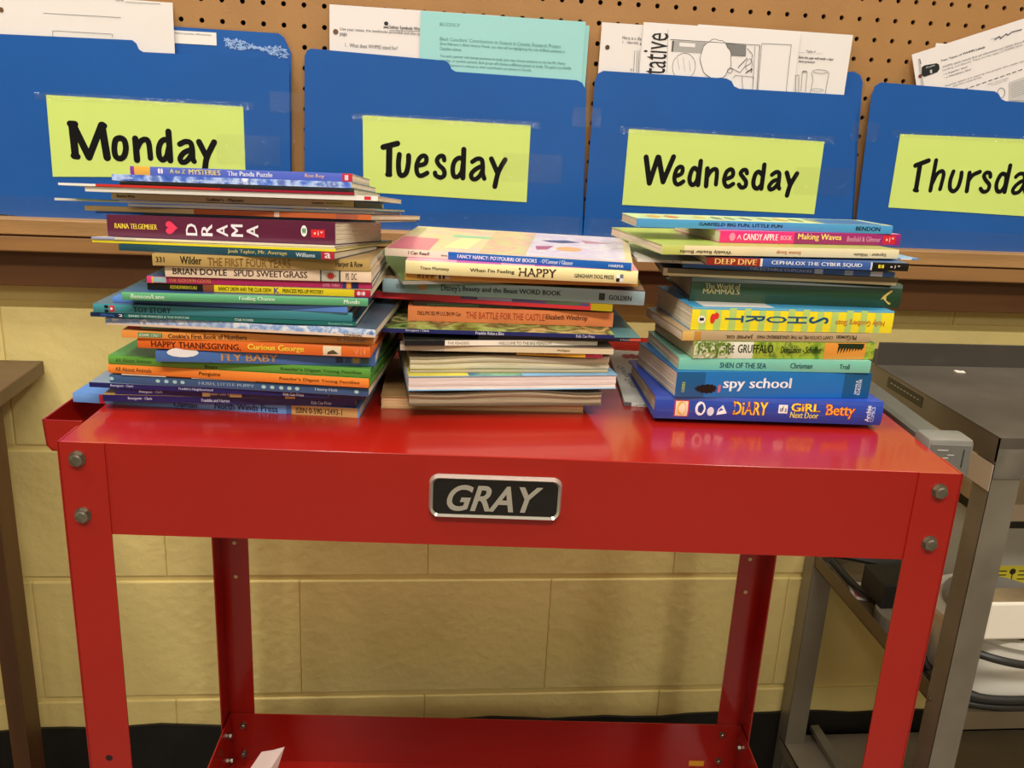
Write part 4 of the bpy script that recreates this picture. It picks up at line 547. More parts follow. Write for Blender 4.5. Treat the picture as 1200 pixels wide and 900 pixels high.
BOOKS_R = [
 ['X3', 'flat pale grey book with red lettering, slid under the left edge of the right pile', 'paper', 19.36, 5.9, 0, -2.6, 4.6, 8.0, 0.17, 'cfd4cc', 'c2bcb4', 'd9cdb4', [[0, 0.06, '5a5a60', 0, 1]], [['a TURMOIL', 0.1, 0.25, 0.2, 0.75, '5a5450', '']], {'art': 'X3'}, 0, 0, 0],
 ['R14', 'royal blue hardcover with yellow comic lettering, at the bottom of the right pile', 'hard', 20.18, 4.03, 0.18, 0.9, 8.69, 5.9, 0.907, '2a46a4', '2c4ab0', 'd9cdb4', [[0.083, 0.1472, 'c83a48', 0.12, 0.85], [0.0887, 0.1415, 'f0dcc0', 0.16, 0.81]], [['ell', 0.0943, 0.1358, 0.2, 0.8, 'e8b83c', ''], ['ell', 0.1736, 0.2189, 0.2, 0.82, 'f0f0f4', ''], ['OH', 0.1849, 0.2075, 0.35, 0.65, '2c3a6a', ''], ['ell', 0.2264, 0.2566, 0.2, 0.6, 'e0e4f0', ''], ['tri', 0.2642, 0.3132, 0.25, 0.7, 'f4f4f8', ''], ['DiARY', 0.3396, 0.4906, 0.3, 0.86, 'f8d440', 'o'], ['box', 0.5377, 0.5774, 0.42, 0.78, 'f0ece8', ''], ['of a', 0.5434, 0.5736, 0.48, 0.72, '1c2460', ''], ['GiRL', 0.5925, 0.7208, 0.52, 0.85, 'f8dc3c', 'o'], ['Next Door', 0.5925, 0.717, 0.22, 0.5, 'f4e460', ''], ['Betty', 0.7472, 0.8755, 0.25, 0.85, 'f8a834', 'o'], ['Archie', 0.9245, 0.9453, 0.15, 0.85, 'e8ecf8', 'r'], ['COMICS', 0.9472, 0.9642, 0.15, 0.8, 'b8c4f0', 'r']], {}, 0.0085, 0.009, 0.05],
 ['R13', 'thick bright blue paperback with large white lowercase lettering in the right pile', 'paper', 20.85, 3.86, 1.087, 6.05, 7.65, 5.3, 1.001, '2272b8', '1c6aac', 'd9cdb4', [[0.0022, 0.1435, '1c588c', 0, 1], [0.8587, 1.0, '195886', 0, 1]], [['GIBBS', 0.0287, 0.0442, 0.2, 0.62, 'b8c84c', 'r'], ['spy school', 0.2362, 0.585, 0.25, 0.78, 'f6f8fc', ''], ['bird', 0.0905, 0.2097, 0.12, 0.6, '16120e', ''], ['box', 0.2119, 0.2252, 0.2, 0.5, 'c87080', ''], ['SIMON &', 0.9205, 0.9329, 0.15, 0.7, 'e8f0f8', 'r'], ['SCHUSTER', 0.936, 0.9514, 0.12, 0.75, 'e8f0f8', 'r']], {}, 0.0111, 0.05, 0.05],
 ['R12', 'mint green paperback spine resting on the thick bright blue one in the right pile', 'paper', 20.94, 4.19, 2.088, 2.8, 7.37, 5.2, 0.47, '7cc4ac', '84c8b4', 'd9cdb4', [], [['SHEN OF THE SEA', 0.2116, 0.4521, 0.25, 0.7, '1c5068', ''], ['Chrisman', 0.5768, 0.6927, 0.3, 0.75, '2a5058', ''], ['Troll', 0.8352, 0.8886, 0.3, 0.7, '24484e', '']], {}, 0.0121, 0.05, 0.05],
 ['R11', 'leafy green paperback with an orange patch at its right in the right pile', 'paper', 21.41, 4.16, 2.559, 5.26, 7.08, 5.2, 0.656, '86a03c', '6a8a34', 'd9cdb4', [[0.0047, 0.217, 'd8d8b4', 0, 1], [0.217, 0.3255, 'e0e2cc', 0, 1], [0.717, 0.9481, 'e0943c', 0, 1]], [['THE', 0.1698, 0.2217, 0.35, 0.8, '2c2c14', ''], ['GRUFFALO', 0.2406, 0.434, 0.35, 0.85, '1c1c10', ''], ['Donaldson - Scheffler', 0.4764, 0.7028, 0.35, 0.75, '1c2410', ''], ['tree', 0.0189, 0.2075, 0.05, 0.95, '5c7a24', ''], ['spikes', 0.75, 0.9387, 0.1, 0.95, '1e2c14', '']], {'art': 'R11'}, 0.0127, 0.05, 0.05],
 ['R10', 'tan paperback spine with upside-down capitals beneath the yellow striped spine of the right pile', 'paper', 20.96, 4.2, 3.214, 4.87, 7.3, 5.2, 0.366, 'b8a078', 'a8906c', 'd9cdb4', [[0.0023, 0.0612, 'd8b060', 0, 1], [0.0658, 0.0975, 'c08a3c', 0, 1]], [["CAN'T CATCH ME, I'M THE GINGERBREAD MAN", 0.3923, 0.7959, 0.3, 0.72, '2a2010', 'f'], ['JAMIE GIL', 0.2245, 0.3696, 0.3, 0.72, '2a2010', 'f'], ['McGowan', 0.8141, 0.9229, 0.25, 0.75, '1c1810', 'f']], {}, 0.0127, 0.05, 0.05],
 ['R09', 'yellow and green striped spine with rotated blue letters in the right pile', 'paper', 21.3, 4.45, 3.581, 3.34, 7.73, 5.4, 0.853, 'f0de28', '4ca4d0', 'd9cdb4', [[0.0383, 0.0702, 'b4d070', 0, 1], [0.1106, 0.1426, 'b4d070', 0, 1], [0.183, 0.2149, 'b4d070', 0, 1], [0.2553, 0.2872, 'b4d070', 0, 1], [0.3277, 0.3596, 'b4d070', 0, 1], [0.4, 0.4319, 'b4d070', 0, 1], [0.4723, 0.5043, 'b4d070', 0, 1], [0.5447, 0.5766, 'b4d070', 0, 1], [0.617, 0.6489, 'b4d070', 0, 1], [0.6894, 0.7213, 'b4d070', 0, 1], [0.7617, 0.7936, 'b4d070', 0, 1], [0.834, 0.866, 'b4d070', 0, 1], [0.9064, 0.9383, 'b4d070', 0, 1], [0.0, 1.0, '4ca4d0', 0.93, 1.01]], [['S', 0.5766, 0.6745, 0.38, 0.68, '145070', 'q'], ['H', 0.4702, 0.566, 0.38, 0.68, '145070', 'q'], ['O', 0.3638, 0.4681, 0.38, 0.68, '145070', 'q'], ['R', 0.2638, 0.3574, 0.38, 0.68, '145070', 'q'], ['T', 0.1617, 0.2532, 0.38, 0.68, '145070', 'q'], ['Holly Goldberg Sloan', 0.7106, 0.9574, 0.3, 0.62, 'c87830', 'f'], ['ell', 0.0298, 0.0681, 0.3, 0.65, 'f0ece0', ''], ['box', 0.0383, 0.0596, 0.42, 0.55, '181818', ''], ['ell', 0.0894, 0.1149, 0.3, 0.75, 'd8382c', ''], ['ell', 0.1064, 0.1319, 0.5, 0.8, 'd8382c', '']], {}, 0.0127, 0.05, 0.05],
 ['R08', 'thick dark green cloth hardcover with pale gold lettering in the right pile', 'hard', 21.5, 5.94, 4.434, -2.3, 7.99, 6.0, 0.925, '24442c', '24442c', 'd9cdb4', [], [['The World of', 0.0653, 0.2327, 0.56, 0.78, 'b8ac74', ''], ['MAMMALS', 0.0571, 0.2327, 0.34, 0.56, 'a89c68', ''], ['bell', 0.902, 0.9592, 0.15, 0.75, 'd8b860', '']], {}, 0.0127, 0.05, 0.05],
 ['R07', 'brown wrinkled booklet lying on the dark green hardcover of the right pile', 'paper', 20.42, 6.1, 5.359, -5.65, 8.71, 7.2, 0.314, '6c5e44', '4a4034', 'd9cdb4', [[0.0, 0.9964, 'd8c494', 0, 0.35], [0.0, 0.0182, 'c8b48c', 0, 1]], [], {'soft': 0.05}, 0.0127, 0.05, 0.05],
 ['R06', 'thin blue and white booklet under the navy and red spine of the right pile', 'thin', 21.15, 6.13, 5.673, -6.92, 7.82, 7.2, 0.195, '3f6cb0', '5a80b8', 'd9cdb4', [[0.625, 0.6653, 'c8d8ec', 0, 1], [0.7661, 0.8065, 'a8c4e4', 0, 1], [0.8871, 0.9435, 'd8e4f0', 0, 1]], [['DELECTABLE CUPCAKES', 0.3226, 0.6129, 0.2, 0.75, 'd8dce8', '']], {}, 0.0127, 0.05, 0.05],
 ['R04', 'thin white booklet sticking out left from the upper right pile', 'thin', 19.37, 5.94, 5.868, -3.04, 9.37, 7.0, 0.1, 'e6e2d8', 'd8d0c4', 'd9cdb4', [], [['I Can Read!', 0.0922, 0.1775, 0.2, 0.8, '2a2a2a', '']], {}, 0.0127, 0.05, 0.05],
 ['R05', 'navy paperback spine with a red left block and black right end in the right pile', 'paper', 21.7, 4.79, 5.968, -0.76, 7.44, 5.2, 0.304, '3a5ea4', '34548c', 'd9cdb4', [[0.0, 0.2691, '982a1c', 0, 1], [0.2648, 0.2754, 'e8e0d0', 0, 1], [0.8114, 0.8199, 'c8d0e0', 0, 1], [0.8199, 1.0, '14120f', 0, 1], [0.8941, 0.9682, 'd8262c', 0.12, 0.85]], [['DEEP DIVE', 0.0403, 0.2479, 0.15, 0.85, 'f4cf80', ''], ['CEPHALOX THE CYBER SQUID', 0.3199, 0.7691, 0.25, 0.8, 'eef0f6', ''], ['1', 0.8496, 0.8771, 0.3, 0.72, 'e8d83c', ''], ['a | *', 0.9089, 0.9571, 0.3025, 0.704, 'f8e8e4', '']], {}, 0.0131, 0.05, 0.05],
 ['R4b', 'thin pale blue booklet whose tip shows at the right end of the upper right pile', 'thin', 22.52, 5.36, 6.272, 4.24, 7.58, 5.4, 0.06, '4a88c8', '7aa8d4', 'd9cdb4', [[0.9031, 0.9604, 'e8ecf4', 0, 1]], [], {}, 0.0131, 0.05, 0.05],
 ['R03', 'cream paperback with upside-down print and splayed yellow-green covers in the upper right pile', 'paper', 19.96, 4.45, 6.332, 6.56, 9.16, 7.4, 0.352, 'ecdcae', 'a8b85c', 'd9cdb4', [[0.0, 0.0903, 'c8cc6c', 0, 1]], [['Weekly Reader Books', 0.0722, 0.2852, 0.15, 0.6, '3c3a20', 'f'], ['Stone Soup', 0.4729, 0.5776, 0.25, 0.7, 'c86a48', 'f'], ['Supraner - Wilhelm', 0.8051, 0.9458, 0.2, 0.65, '5a4c34', 'f']], {'splay': 1}, 0.0132, 0.05, 0.05],
 ['R02', 'bright pink and purple paperback spine, second from the top of the right pile', 'paper', 22.42, 6.04, 6.684, 7.64, 7.38, 5.2, 0.453, 'e8307c', 'e070a0', 'd9cdb4', [[0.4028, 1.0, '98286c', 0, 1], [0.9005, 0.9716, 'd8262c', 0.12, 0.88]], [['ell', 0.0474, 0.0806, 0.15, 0.85, 'f08ab0', ''], ['A', 0.09, 0.1137, 0.3, 0.7, 'f8c0d4', ''], ['CANDY APPLE', 0.1232, 0.3128, 0.25, 0.8, 'fbeaf2', ''], ['BOOK', 0.327, 0.3886, 0.3, 0.7, 'f4b8d0', ''], ['Making Waves', 0.4218, 0.6635, 0.25, 0.9, 'f8d878', ''], ['Benfield & Gilmour', 0.6967, 0.8863, 0.3, 0.75, 'd890b8', ''], ['a | *', 0.9147, 0.9609, 0.31, 0.728, 'f8e8e4', '']], {}, 0.0134, 0.05, 0.05],
 ['R01', 'light blue spined activity book, topmost of the right pile with pale green cover up', 'paper', 19.29, 6.4, 7.137, 2.86, 10.03, 2.9, 0.331, '4c96cc', 'b4d49c', 'b8a890', [], [['GARFIELD BIG FUN, LITTLE FUN', 0.2387, 0.5626, 0.3, 0.75, '10141c', ''], ['BENDON', 0.8531, 0.9499, 0.3, 0.8, '101418', '']], {'art': 'R01'}, 0.0135, 0.05, 0.05],
]

ART = {'L23': ['3a5a9a', 'c8d6ea', '7c9cd0', 'e8ecf2', '5a7ab8'], 'L02': ['2c4c9c', '4a6cc0', 'a8bce0', '3a58a4', 'dfe6f2'],
       'M09': ['16240f', '5a7a2c', '9ab060', '2c4420', 'c8b070', '3a5a2a'], 'M05': ['2a1c14', '5a7a34', 'b89078', '34401c', '88a050'],
       'M01': ['d8a8a4', 'dcc4a8', 'ccc494', 'd8bcb0', 'd4b4a0'], 'R11': ['4a6a1c', '7c9a2c', 'a8b83c', '5a7a24', 'c8c860'],
       'R01': ['c8dc9c', 'b8d8a8', 'd8e0a8', 'a8d0b0', 'd8c878'], 'X3': ['b8b4ac', 'c8c4bc', 'd4d0c8', 'b0aca4']}
WARP = {}; KEYS = {}; TT = {}
ROLL = {'L': .0135, 'M': .004, 'R': .0135, 'X': .004}; SCN = {'L': 4.9, 'M': 14.8, 'R': 24.8, 'X': 16}; DCN = {'L': 3.3, 'M': 3.5, 'R': 4.4, 'X': 3.5}
def make_book(b, group):
    key, label, kind, bx, by, bz, ang, L, D, T, sp, cv, pg, bands, texts, kw, roll, s0, s1 = b
    T = T-.012
    x, y = cartxy(bx, by)
    root = thing('book', label, 'book', (x, y, H+bz+.004), CA+ang, group)
    soft = kw.get('soft', 0); art = kw.get('art'); sd = sum(map(ord, key)) % 17
    rnd = random.Random(sd)
    droop = kw.get('droop'); ca = math.cos(math.radians(ang)); sa = math.sin(math.radians(ang))
    if key == 'X3': s0 = s1 = 0
    def warp(X, Y, Z):                       # the pile leans: books sag to the back and rise a touch to the right
        Z0 = Z
        if soft:
            f_ = .5+.5*math.sin(X*1.3+sd)*math.cos(Y*.4+sd)
            Z = Z*(1-soft*2.2*f_*(.35+.65*abs(2*X/L-1))) if T > .3 else Z*(1-soft*3*f_)
        q = max(0, min(1, Z0/T)); sx = bx+X*ca-Y*sa; dy = by+X*sa+Y*ca
        Z += ROLL[key[0]]*min(1, (bz+q*T)/2.5)*(sx-SCN[key[0]])-(s0*(1-q)+s1*q)*(dy-DCN[key[0]])
        if droop and Y > droop[0]: Z -= (Y-droop[0])*droop[1]
        return X, Y, Z
    WARP[key] = warp; KEYS[root.name] = key; TT[key] = T
    nb = 14 if soft else 1
    def slab(g, x0, x1, y0, y1, z0, z1):
        if droop and y0 < droop[0] < y1:
            slab(g, x0, x1, y0, droop[0], z0, z1); slab(g, x0, x1, droop[0]+1e-4, y1, z0, z1); return
        for i in range(nb):
            a = x0+(x1-x0)*i/nb; c = x0+(x1-x0)*(i+1)/nb
            k = len(g.v); vs = [(q, yy, zz) for zz in (z0, z1) for yy in (y0, y1) for q in (a, c)]
            F_ = [(0, 2, 3, 1), (4, 5, 7, 6), (0, 1, 5, 4), (2, 6, 7, 3)]
            if i == 0: F_.append((0, 4, 6, 2))
            if i == nb-1: F_.append((1, 3, 7, 5))
            g.add(vs, F_)
    ct = {'hard': .085, 'paper': .022, 'thin': .015, 'pages': .03}[kind]; ct = min(ct, T*.22)
    ins = .1 if kind == 'hard' else .0
    flip = kind == 'pages'
    gloss = .28 if kind != 'pages' else .5
    cvm = M(cv, gloss, noise=.05, nscale=30, seed=sd)
    if art in ('M09', 'M05', 'M01', 'R01', 'X3'): cvm = M(cv, gloss, art=ART[art], nscale={'M01': 16, 'R01': 22, 'X3': 8}.get(art, 26), seed=sd)
    spm = M(sp, gloss, noise=.03, nscale=50, seed=sd)
    if art in ('L23', 'L02', 'R11'): spm = M(sp, gloss, art=ART[art], nscale=70, seed=sd)
    g = G(); slab(g, 0, L, .02, D, 0, ct); slab(g, 0, L, .02, D, T-ct, T)
    g.obj('cover', cvm, root, warp)
    # pages as stacked signatures with slightly uneven edges
    g = G(); nl = max(2, min(14, int(T/.055))); y0, y1 = ct+.01, D-ins-.02
    if flip: y0, y1 = .02, D-ct
    for i in range(nl):
        za = ct+(T-2*ct)*i/nl; zc = ct+(T-2*ct)*(i+1)/nl
        j = rnd.uniform(0, .035); wob = .05*math.sin(i*1.1+sd) if soft else 0
        slab(g, ins+.012+rnd.uniform(0, .02), L-ins-.012-rnd.uniform(0, .02), y0+(j+wob+.03 if flip else 0), y1-j, za+.002, zc)
    g.obj('page_block', M(pg, .75, noise=.1, nscale=30, stretch=(1, 1, 30), seed=sd), root, warp)
    # spine
    bul = {'hard': .09*min(1, T), 'paper': .02*min(1, T*2), 'thin': 0, 'pages': 0}[kind]
    def prof(v): return -bul*4*v*(1-v)
    def cyl_map(X, v, eps):
        if flip: return warp(X, D+eps, v*T)
        return warp(X, prof(v)-eps, v*T)
    nv = 6
    nx = nb*1
    g = G()
    for i in range(nx):
        for j in range(nv):
            k = len(g.v)
            for Xq, vq in ((i/nx, j/nv), ((i+1)/nx, j/nv), ((i+1)/nx, (j+1)/nv), (i/nx, (j+1)/nv)):
                p = cyl_map(Xq*L, vq, 0); g.v.append(p)
            g.f.append((k, k+1, k+2, k+3))
    # close the spine board at the back and the ends
    for e in (0, L):
        k = len(g.v); ring_ = [cyl_map(e, j/nv, 0) for j in range(nv+1)]+[warp(e, D-ct if flip else ct+.01, T), warp(e, D-ct if flip else ct+.01, 0)]
        g.v += ring_; g.f.append(tuple(range(k, k+len(ring_))))
    g.obj('spine', spm, root)
    # printed colour fields and lettering on the spine, following its curve
    byc = {}
    for bi, (u0, u1, c, v0, v1) in enumerate(bands):
        V, F_ = byc.setdefault(('b', c, bi), ([], [])); m_ = max(1, int(abs(u1-u0)*nb+.5))
        for i in range(m_):
            for j in range(nv):
                k = len(V)
                ua, ub = u0+(u1-u0)*i/m_, u0+(u1-u0)*(i+1)/m_; va, vb = v0+(v1-v0)*j/nv, v0+(v1-v0)*(j+1)/nv
                V += [cyl_map(a*L, min(b_, .995), .004+.0015*bi % .006) for a, b_ in ((ua, va), (ub, va), (ub, vb), (ua, vb))]
                F_.append((k, k+1, k+2, k+3))
    for s_, u0, u1, v0, v1, c, opt in texts:
        if 'o' in opt:                       # red outline behind the comic letters
            for du, dv in ((-.0018, 0), (.0018, 0), (0, -.022), (0, .022)):
                v, f = mark(s_, 'b'); V, F_ = byc.setdefault(('t', 'a82038', 0), ([], [])); k = len(V)
                V += [cyl_map((u0+du+a*(u1-u0))*L, v0+dv+b_*(v1-v0), .0095) for a, b_ in v]; F_ += [tuple(i+k for i in q) for q in f]
        v, f = mark(s_, opt+('b' if T > .2 else '')); V, F_ = byc.setdefault(('m' if shape(s_) else 't', c, len(byc)+10), ([], [])); k = len(V)
        V += [cyl_map((u0+a*(u1-u0))*L, v0+b_*(v1-v0), .012) for a, b_ in v]; F_ += [tuple(i+k for i in q) for q in f]
    for (ty, c, bi), (V, F_) in byc.items():
        g = G(); g.v = V; g.f = F_
        m_ = M(c, gloss)
        if art == 'R11' and ty == 'b' and c == 'd8d8b4': m_ = M(c, gloss, art=['d8d8b4', '5a7420', 'e0e0c4', '8a9a40', 'e4e4cc'], nscale=110)
        g.obj({'b': 'color_band', 't': 'spine_lettering', 'm': 'printed_mark'}[ty], m_, root)
    return root
for b in BOOKS_L: make_book(b, 'children\'s books in the left pile')
for b in BOOKS_M: make_book(b, 'children\'s books in the middle pile')
for b in BOOKS_R: make_book(b, 'children\'s books in the right pile')
def book_named(txt):
    return [o for o in COL.objects if o.get('category') == 'book' and txt in o['label']][0]
def top_patch(root, name, T, polys, c, **kw):
    key = KEYS[root.name]; lift = .005 if name == 'cover_figure' else .003
    for p in polys:
        g = G().add([(a, b, TT[key]+lift) for a, b in p], [tuple(range(len(p)))])
        o = g.obj(name, M(c, .3, **kw), root, WARP[key])
    return o
# cover pictures that show on upward faces
r1 = book_named('topmost of the middle pile'); T = .285-.012
top_patch(r1, 'cover_picture', T, [[(.05, .1), (1.6, .1), (1.5, 3.0), (.05, 3.2)]], 'd8788c', noise=.12, nscale=20)
top_patch(r1, 'cover_picture', T, [[(2.0, .9), (2.9, .9), (3.1, 3.6), (2.3, 3.6)]], 'd8e0a0')
top_patch(r1, 'cover_picture', T, [[(1.9, 3.7), (3.5, 3.7), (3.5, 4.3), (1.9, 4.3)]], '8fc0a0')
top_patch(r1, 'cover_picture', T, [[(3.4, .2), (5.1, .2), (5.1, 6.1), (3.4, 6.1)]], 'd8bc98', art=['d8b898', 'd0a094', 'bcc088', 'd4ac94', 'dcc4a8'], nscale=45)
top_patch(r1, 'cover_picture', T, [[(5.1, .2), (8.7, .2), (8.7, 6.2), (5.1, 6.2)]], 'c8bcc8', art=['c4b0cc', 'd4d0d0', 'c8bcd0', 'd8d4d0', 'b0a0bc'], nscale=30)
top_patch(r1, 'cover_figure', T+.002, [[(5.4, 4.2), (6.4, 4.6), (7.0, 4.2), (6.3, 3.7), (5.7, 3.9)]], '5a5a78')
top_patch(r1, 'cover_figure', T+.002, [disc(6.6, 2.3, .5, .55)], 'd8a868')
top_patch(r1, 'cover_figure', T+.002, [[(7.0, 4.9), (8.3, 4.4), (7.2, 4.0)]], 'b88a8c')
top_patch(r1, 'cover_figure', T+.002, [[(5.3, 2.6), (6.0, 2.9), (5.8, 1.9), (5.4, 1.7)]], 'a86078')
r2 = book_named('topmost of the right pile'); T = .325-.012
for i, (x, c, w_) in enumerate(((.7, 'd89a3c', .5), (1.4, 'c86a3c', .5), (2.6, 'c8b84c', .4), (3.3, '4a6a6a', .3), (3.9, '5a5a4c', .2), (4.5, '4a6a7a', .3), (5.2, '8a9a5c', .4), (5.8, 'c89a3c', .5), (6.5, '6a7a3c', .4), (7.2, '8a8a4c', .4))):
    top_patch(r2, 'cover_figure', T, [disc(x+w_/2, 1.4, w_/2, .7)], c)
top_patch(r2, 'cover_picture', T, [[(7.4, .1), (9.7, .1), (9.7, 2.65), (7.4, 2.65)]], '4c7ca8', noise=.1, nscale=20)
r3 = book_named('rotated blue letters'); T = .845-.012
top_patch(r3, 'cover_picture', T, [[(.5, .25), (3.2, .25), (2.9, 4.8), (.5, 4.8)]], 'ece4dc')
r3 = book_named('cream hardcover spine with pink cover edge'); T = .48-.012
top_patch(r3, 'cover_picture', T, [[(1.8, .0), (3.4, .0), (3.4, 1), (1.8, 1)], [(4.6, 0), (5.2, 0), (5.2, 1), (4.6, 1)]], 'c05c9c')
r4 = book_named('yellow and blue cover in the lower middle'); T = .55-.012
top_patch(r4, 'cover_picture', T, [[(.02, .02), (2.2, .02), (2.0, 5), (.02, 5)]], 'd8cc4c', noise=.08, nscale=20)
top_patch(r4, 'cover_picture', T, [[(2.2, .02), (4.2, .02), (4.2, 5), (2.0, 5)]], '3f8c74', art=['1f5c6c', '4a9a6c', '8ab88c', '2c6c8c'], nscale=30)
r5 = book_named('flat pale grey book with red lettering'); T = .17-.012
rd = []
for (a, b_) in ((.75, 6.9), (.95, 5.9), (1.1, 4.9)):
    for q in range(4):
        rd.append(disc(a+.32*q, b_+.1*(q % 2), .2, .42, 10))
top_patch(r5, 'cover_lettering', T, rd, '9c2420')
v, f = mark('Quirky Tales'); g = G(); g.add([(.15+(1-b_)*.35+a*.25, 5.2-a*3.2, TT['X3']+.004) for a, b_ in v], f); g.obj('cover_lettering', M('4a4844', .5), r5, WARP['X3'])

# ================================================================ STEEL TABLE on the right (world inches)
st = M('6e675c', .34, metal=.5, noise=.38, nscale=5, bump=.05, bscale=60)
st2 = M('8a8272', .42, metal=.45, noise=.15, nscale=12)
std = M('8a8474', .45, metal=.4, noise=.15, nscale=12)
TX, TY, TZ = 15.2, -15.1, FL-18.0
table = thing('steel_table', 'grey stainless steel utility table with shelves, standing right of the red cart', 'table', (TX, TY, 0))
W_, DP = 40, 16.1
g = G(); g.cbox(0, W_, 0, 11.4, TZ-.08, TZ, .03); g.box(0, W_, 0, .06, TZ-1.15, TZ-.05); g.box(0, .06, 0, DP, TZ-1.25, TZ-.01)
g.box(W_-.06, W_, 0, DP, TZ-1.25, TZ-.01); g.box(0, W_, DP-.06, DP, TZ-1.25, TZ-.3)
g.obj('tabletop', st, table)
g = G(); g.cbox(.0, W_, 11.35, 11.5, TZ-.1, TZ+1.28, .03); g.obj('rear_curb', M('5e5a54', .3, metal=.6, noise=.15, nscale=8), table)
for x in (0, W_-1.4):
    for y in (0, DP-1.3):
        lg = G(); lg.box(x+.07, x+.13, y+.05, y+1.3, 1, TZ-1.2); lg.box(x+.07, x+1.42, y+.04, y+.1, 1, TZ-1.1)
        lo = lg.obj('leg', st2, table)
        if x == 0 and y == 0:
            G().cyl((x+.06, y+1.05, FL-32.05), (x-.02, y+1.05, FL-32.05), .14, 12).obj('rivet', boltm, lo)
g = G(); sz = FL-32.3
g.box(.13, W_-.13, .13, DP-.2, sz-.06, sz); g.box(.13, W_-.1, .1, .16, sz-.9, sz+.05); g.box(.13, .19, .15, DP-.2, sz-.05, sz+.85)
g.box(.13, W_, DP-.2, DP-.14, sz, sz+.85); g.obj('middle_shelf', M('6e6048', .45, metal=.4, noise=.12, nscale=10), table)
g = G(); lz = FL-45.8
g.box(.05, W_-.13, 1.5, DP-.3, lz-.06, lz); g.box(.05, .11, 1.5, DP-.3, lz-.9, lz); g.box(.05, W_, DP-.36, DP-.3, lz-.9, lz)
g.obj('lower_shelf', M('8c826e', .45, metal=.3, noise=.12, nscale=10), table)
G().box(-.03, 0, .0, 1.75, FL-20.55-0, FL-19.3).obj('pale_patch', M('cfc0aa', .35, metal=.2), table)  # thin pale patch on the table's left side, below the tabletop lip
G().box(.05, 1.5, -.02, .01, TZ-1.95, TZ-.55).obj('gusset', M('9a9488', .25, metal=.7, noise=.3, nscale=25), table)
npl = G().box(-.025, 0, 6.3, 9.85, FL-18.78, FL-18.24).obj('maker_plate', M('1c1a16', .4), table)
g = G(); 
for i in range(9): g.box(-.032, -.025, 6.6+i*.34, 6.6+i*.34+.2, FL-18.5, FL-18.44)
g.obj('plate_text', M('8a8474', .4), npl)
# scraps on the tabletop
for (x, y, w_, lab_) in ((24.2, -9.7, .34, 'small white paper scrap near the middle of the steel tabletop'), (22.4, -4.95, .45, 'pale paper crumb near the rear curb of the steel tabletop')):
    g = G().prism([(0, 0), (w_, -.1), (w_*1.2, .25), (w_*.7, .2), (w_*.4, .34), (.02, .3)], 'z', 0, .04)
    o = g.obj('paper_scrap', M('e4ddd0', .6)); o.location = ((x-3.2)*S, y*S, (TZ+.002)*S); tag(o, lab_, 'paper scrap')

# things on the middle shelf
whitem = M('e8e2d2', .35, noise=.05, nscale=12)
ap = thing('hot_plate', 'white enamelled appliance with a round base on the middle steel shelf', 'appliance', (20.3, -11.1, sz))
g = G(); g.cyl((0, 0, .15), (0, 0, 3.2), 3.3, 40); g.obj('round_base', whitem, ap, smoothf=True)
G().cyl((0, 0, 0), (0, 0, .15), 3.0, 32).obj('foot', dark, ap)
G().cyl((0, 0, 3.2), (0, 0, 3.45), 3.65, 40).obj('rim_disc', whitem, ap, smoothf=True)
G().cyl((0, 0, 3.45), (0, 0, 3.85), 2.9, 32).obj('collar', M('8a857a', .5), ap, smoothf=True)
G().cyl((1.3, -3.02, 2.1), (1.32, -3.1, 2.1), .13, 12).obj('vent_hole', M('2a2824', .6), ap)
G().cyl((-.9, -2.85, 3.65), (-.9, -3.0, 3.65), .22, 12).obj('notch', M('1c1a18', .6), ap)
tb = G().cbox(-3.4, 4.5, -3.55, -2.15, 3.85, 5.85, .12).obj('top_housing', M('f4ead8', .4, noise=.04, nscale=8), ap)
G().box(-3.3, 4.4, -3.45, -2.2, 5.85, 5.86).obj('stained_top', M('a08a66', .6, noise=.45, nscale=9), tb)
ib = thing('instrument_case', 'light grey instrument case with a yellow warning sticker on the middle steel shelf', 'appliance', (21.7, -7.3, sz))
G().cbox(0, 10, 0, 5, .0, 6.1, .1).obj('case_body', M('b8b4a6', .45, noise=.06, nscale=8), ib)
G().box(.0, 10, .02, 5, 6.1, 6.65).obj('dark_gap', dark, ib)
G().cbox(-.1, 10, -.35, 5, 6.65, 7.7, .1).obj('case_lid', M('d8c4ac', .5), ib)
sk = G().box(.0, 3.7, -.02, 0, 2.2, 3.8).obj('warning_sticker', M('d8c83c', .45), ib)
g = G()
for i in range(3): g.box(.1, 1.3, -.025, -.02, 3.45-.25*i, 3.52-.25*i); g.box(2.0, 3.2, -.025, -.02, 3.45-.25*i, 3.52-.25*i)
g.cyl((1.65, -.02, 3.45), (1.65, -.026, 3.45), .19, 12); g.box(1.62, 1.69, -.025, -.02, 2.7, 3.3)
v, f = mark('WARNING'); g.add([(.2+a*2.8, -.026, 2.3+b*.24) for a, b in v], f)
g.obj('sticker_print', M('2a2614', .5), sk)
cab = M('26241f', .45)
for pts, lab_ in (([(16.2, -13.9, sz+3.1), (17.5, -14.9, sz+3.0), (19.5, -15.2, sz+2.75), (22, -15.1, sz+2.7), (26, -14.5, sz+2.8)], 'black power cord wrapped high round the white appliance'),
                  ([(16.0, -13.2, sz+1.6), (16.5, -14.4, sz+1.0), (17.6, -14.85, sz+.75), (20, -15.0, sz+.75), (23, -14.9, sz+.9), (26, -14.3, sz+1)], 'black power cord crossing the lower half of the white appliance'),
                  ([(15.9, -11.5, sz+.25), (16.4, -14.0, sz+.25), (18.2, -14.75, sz+.22), (21, -14.78, sz+.22), (26, -14.3, sz+.22)], 'thick black cord lying on the front rail of the middle steel shelf')):
    o = G().tube(pts, .2, 10).obj('power_cord', cab, smoothf=True); tag(o, lab_, 'cord', 'black cords on the steel table')
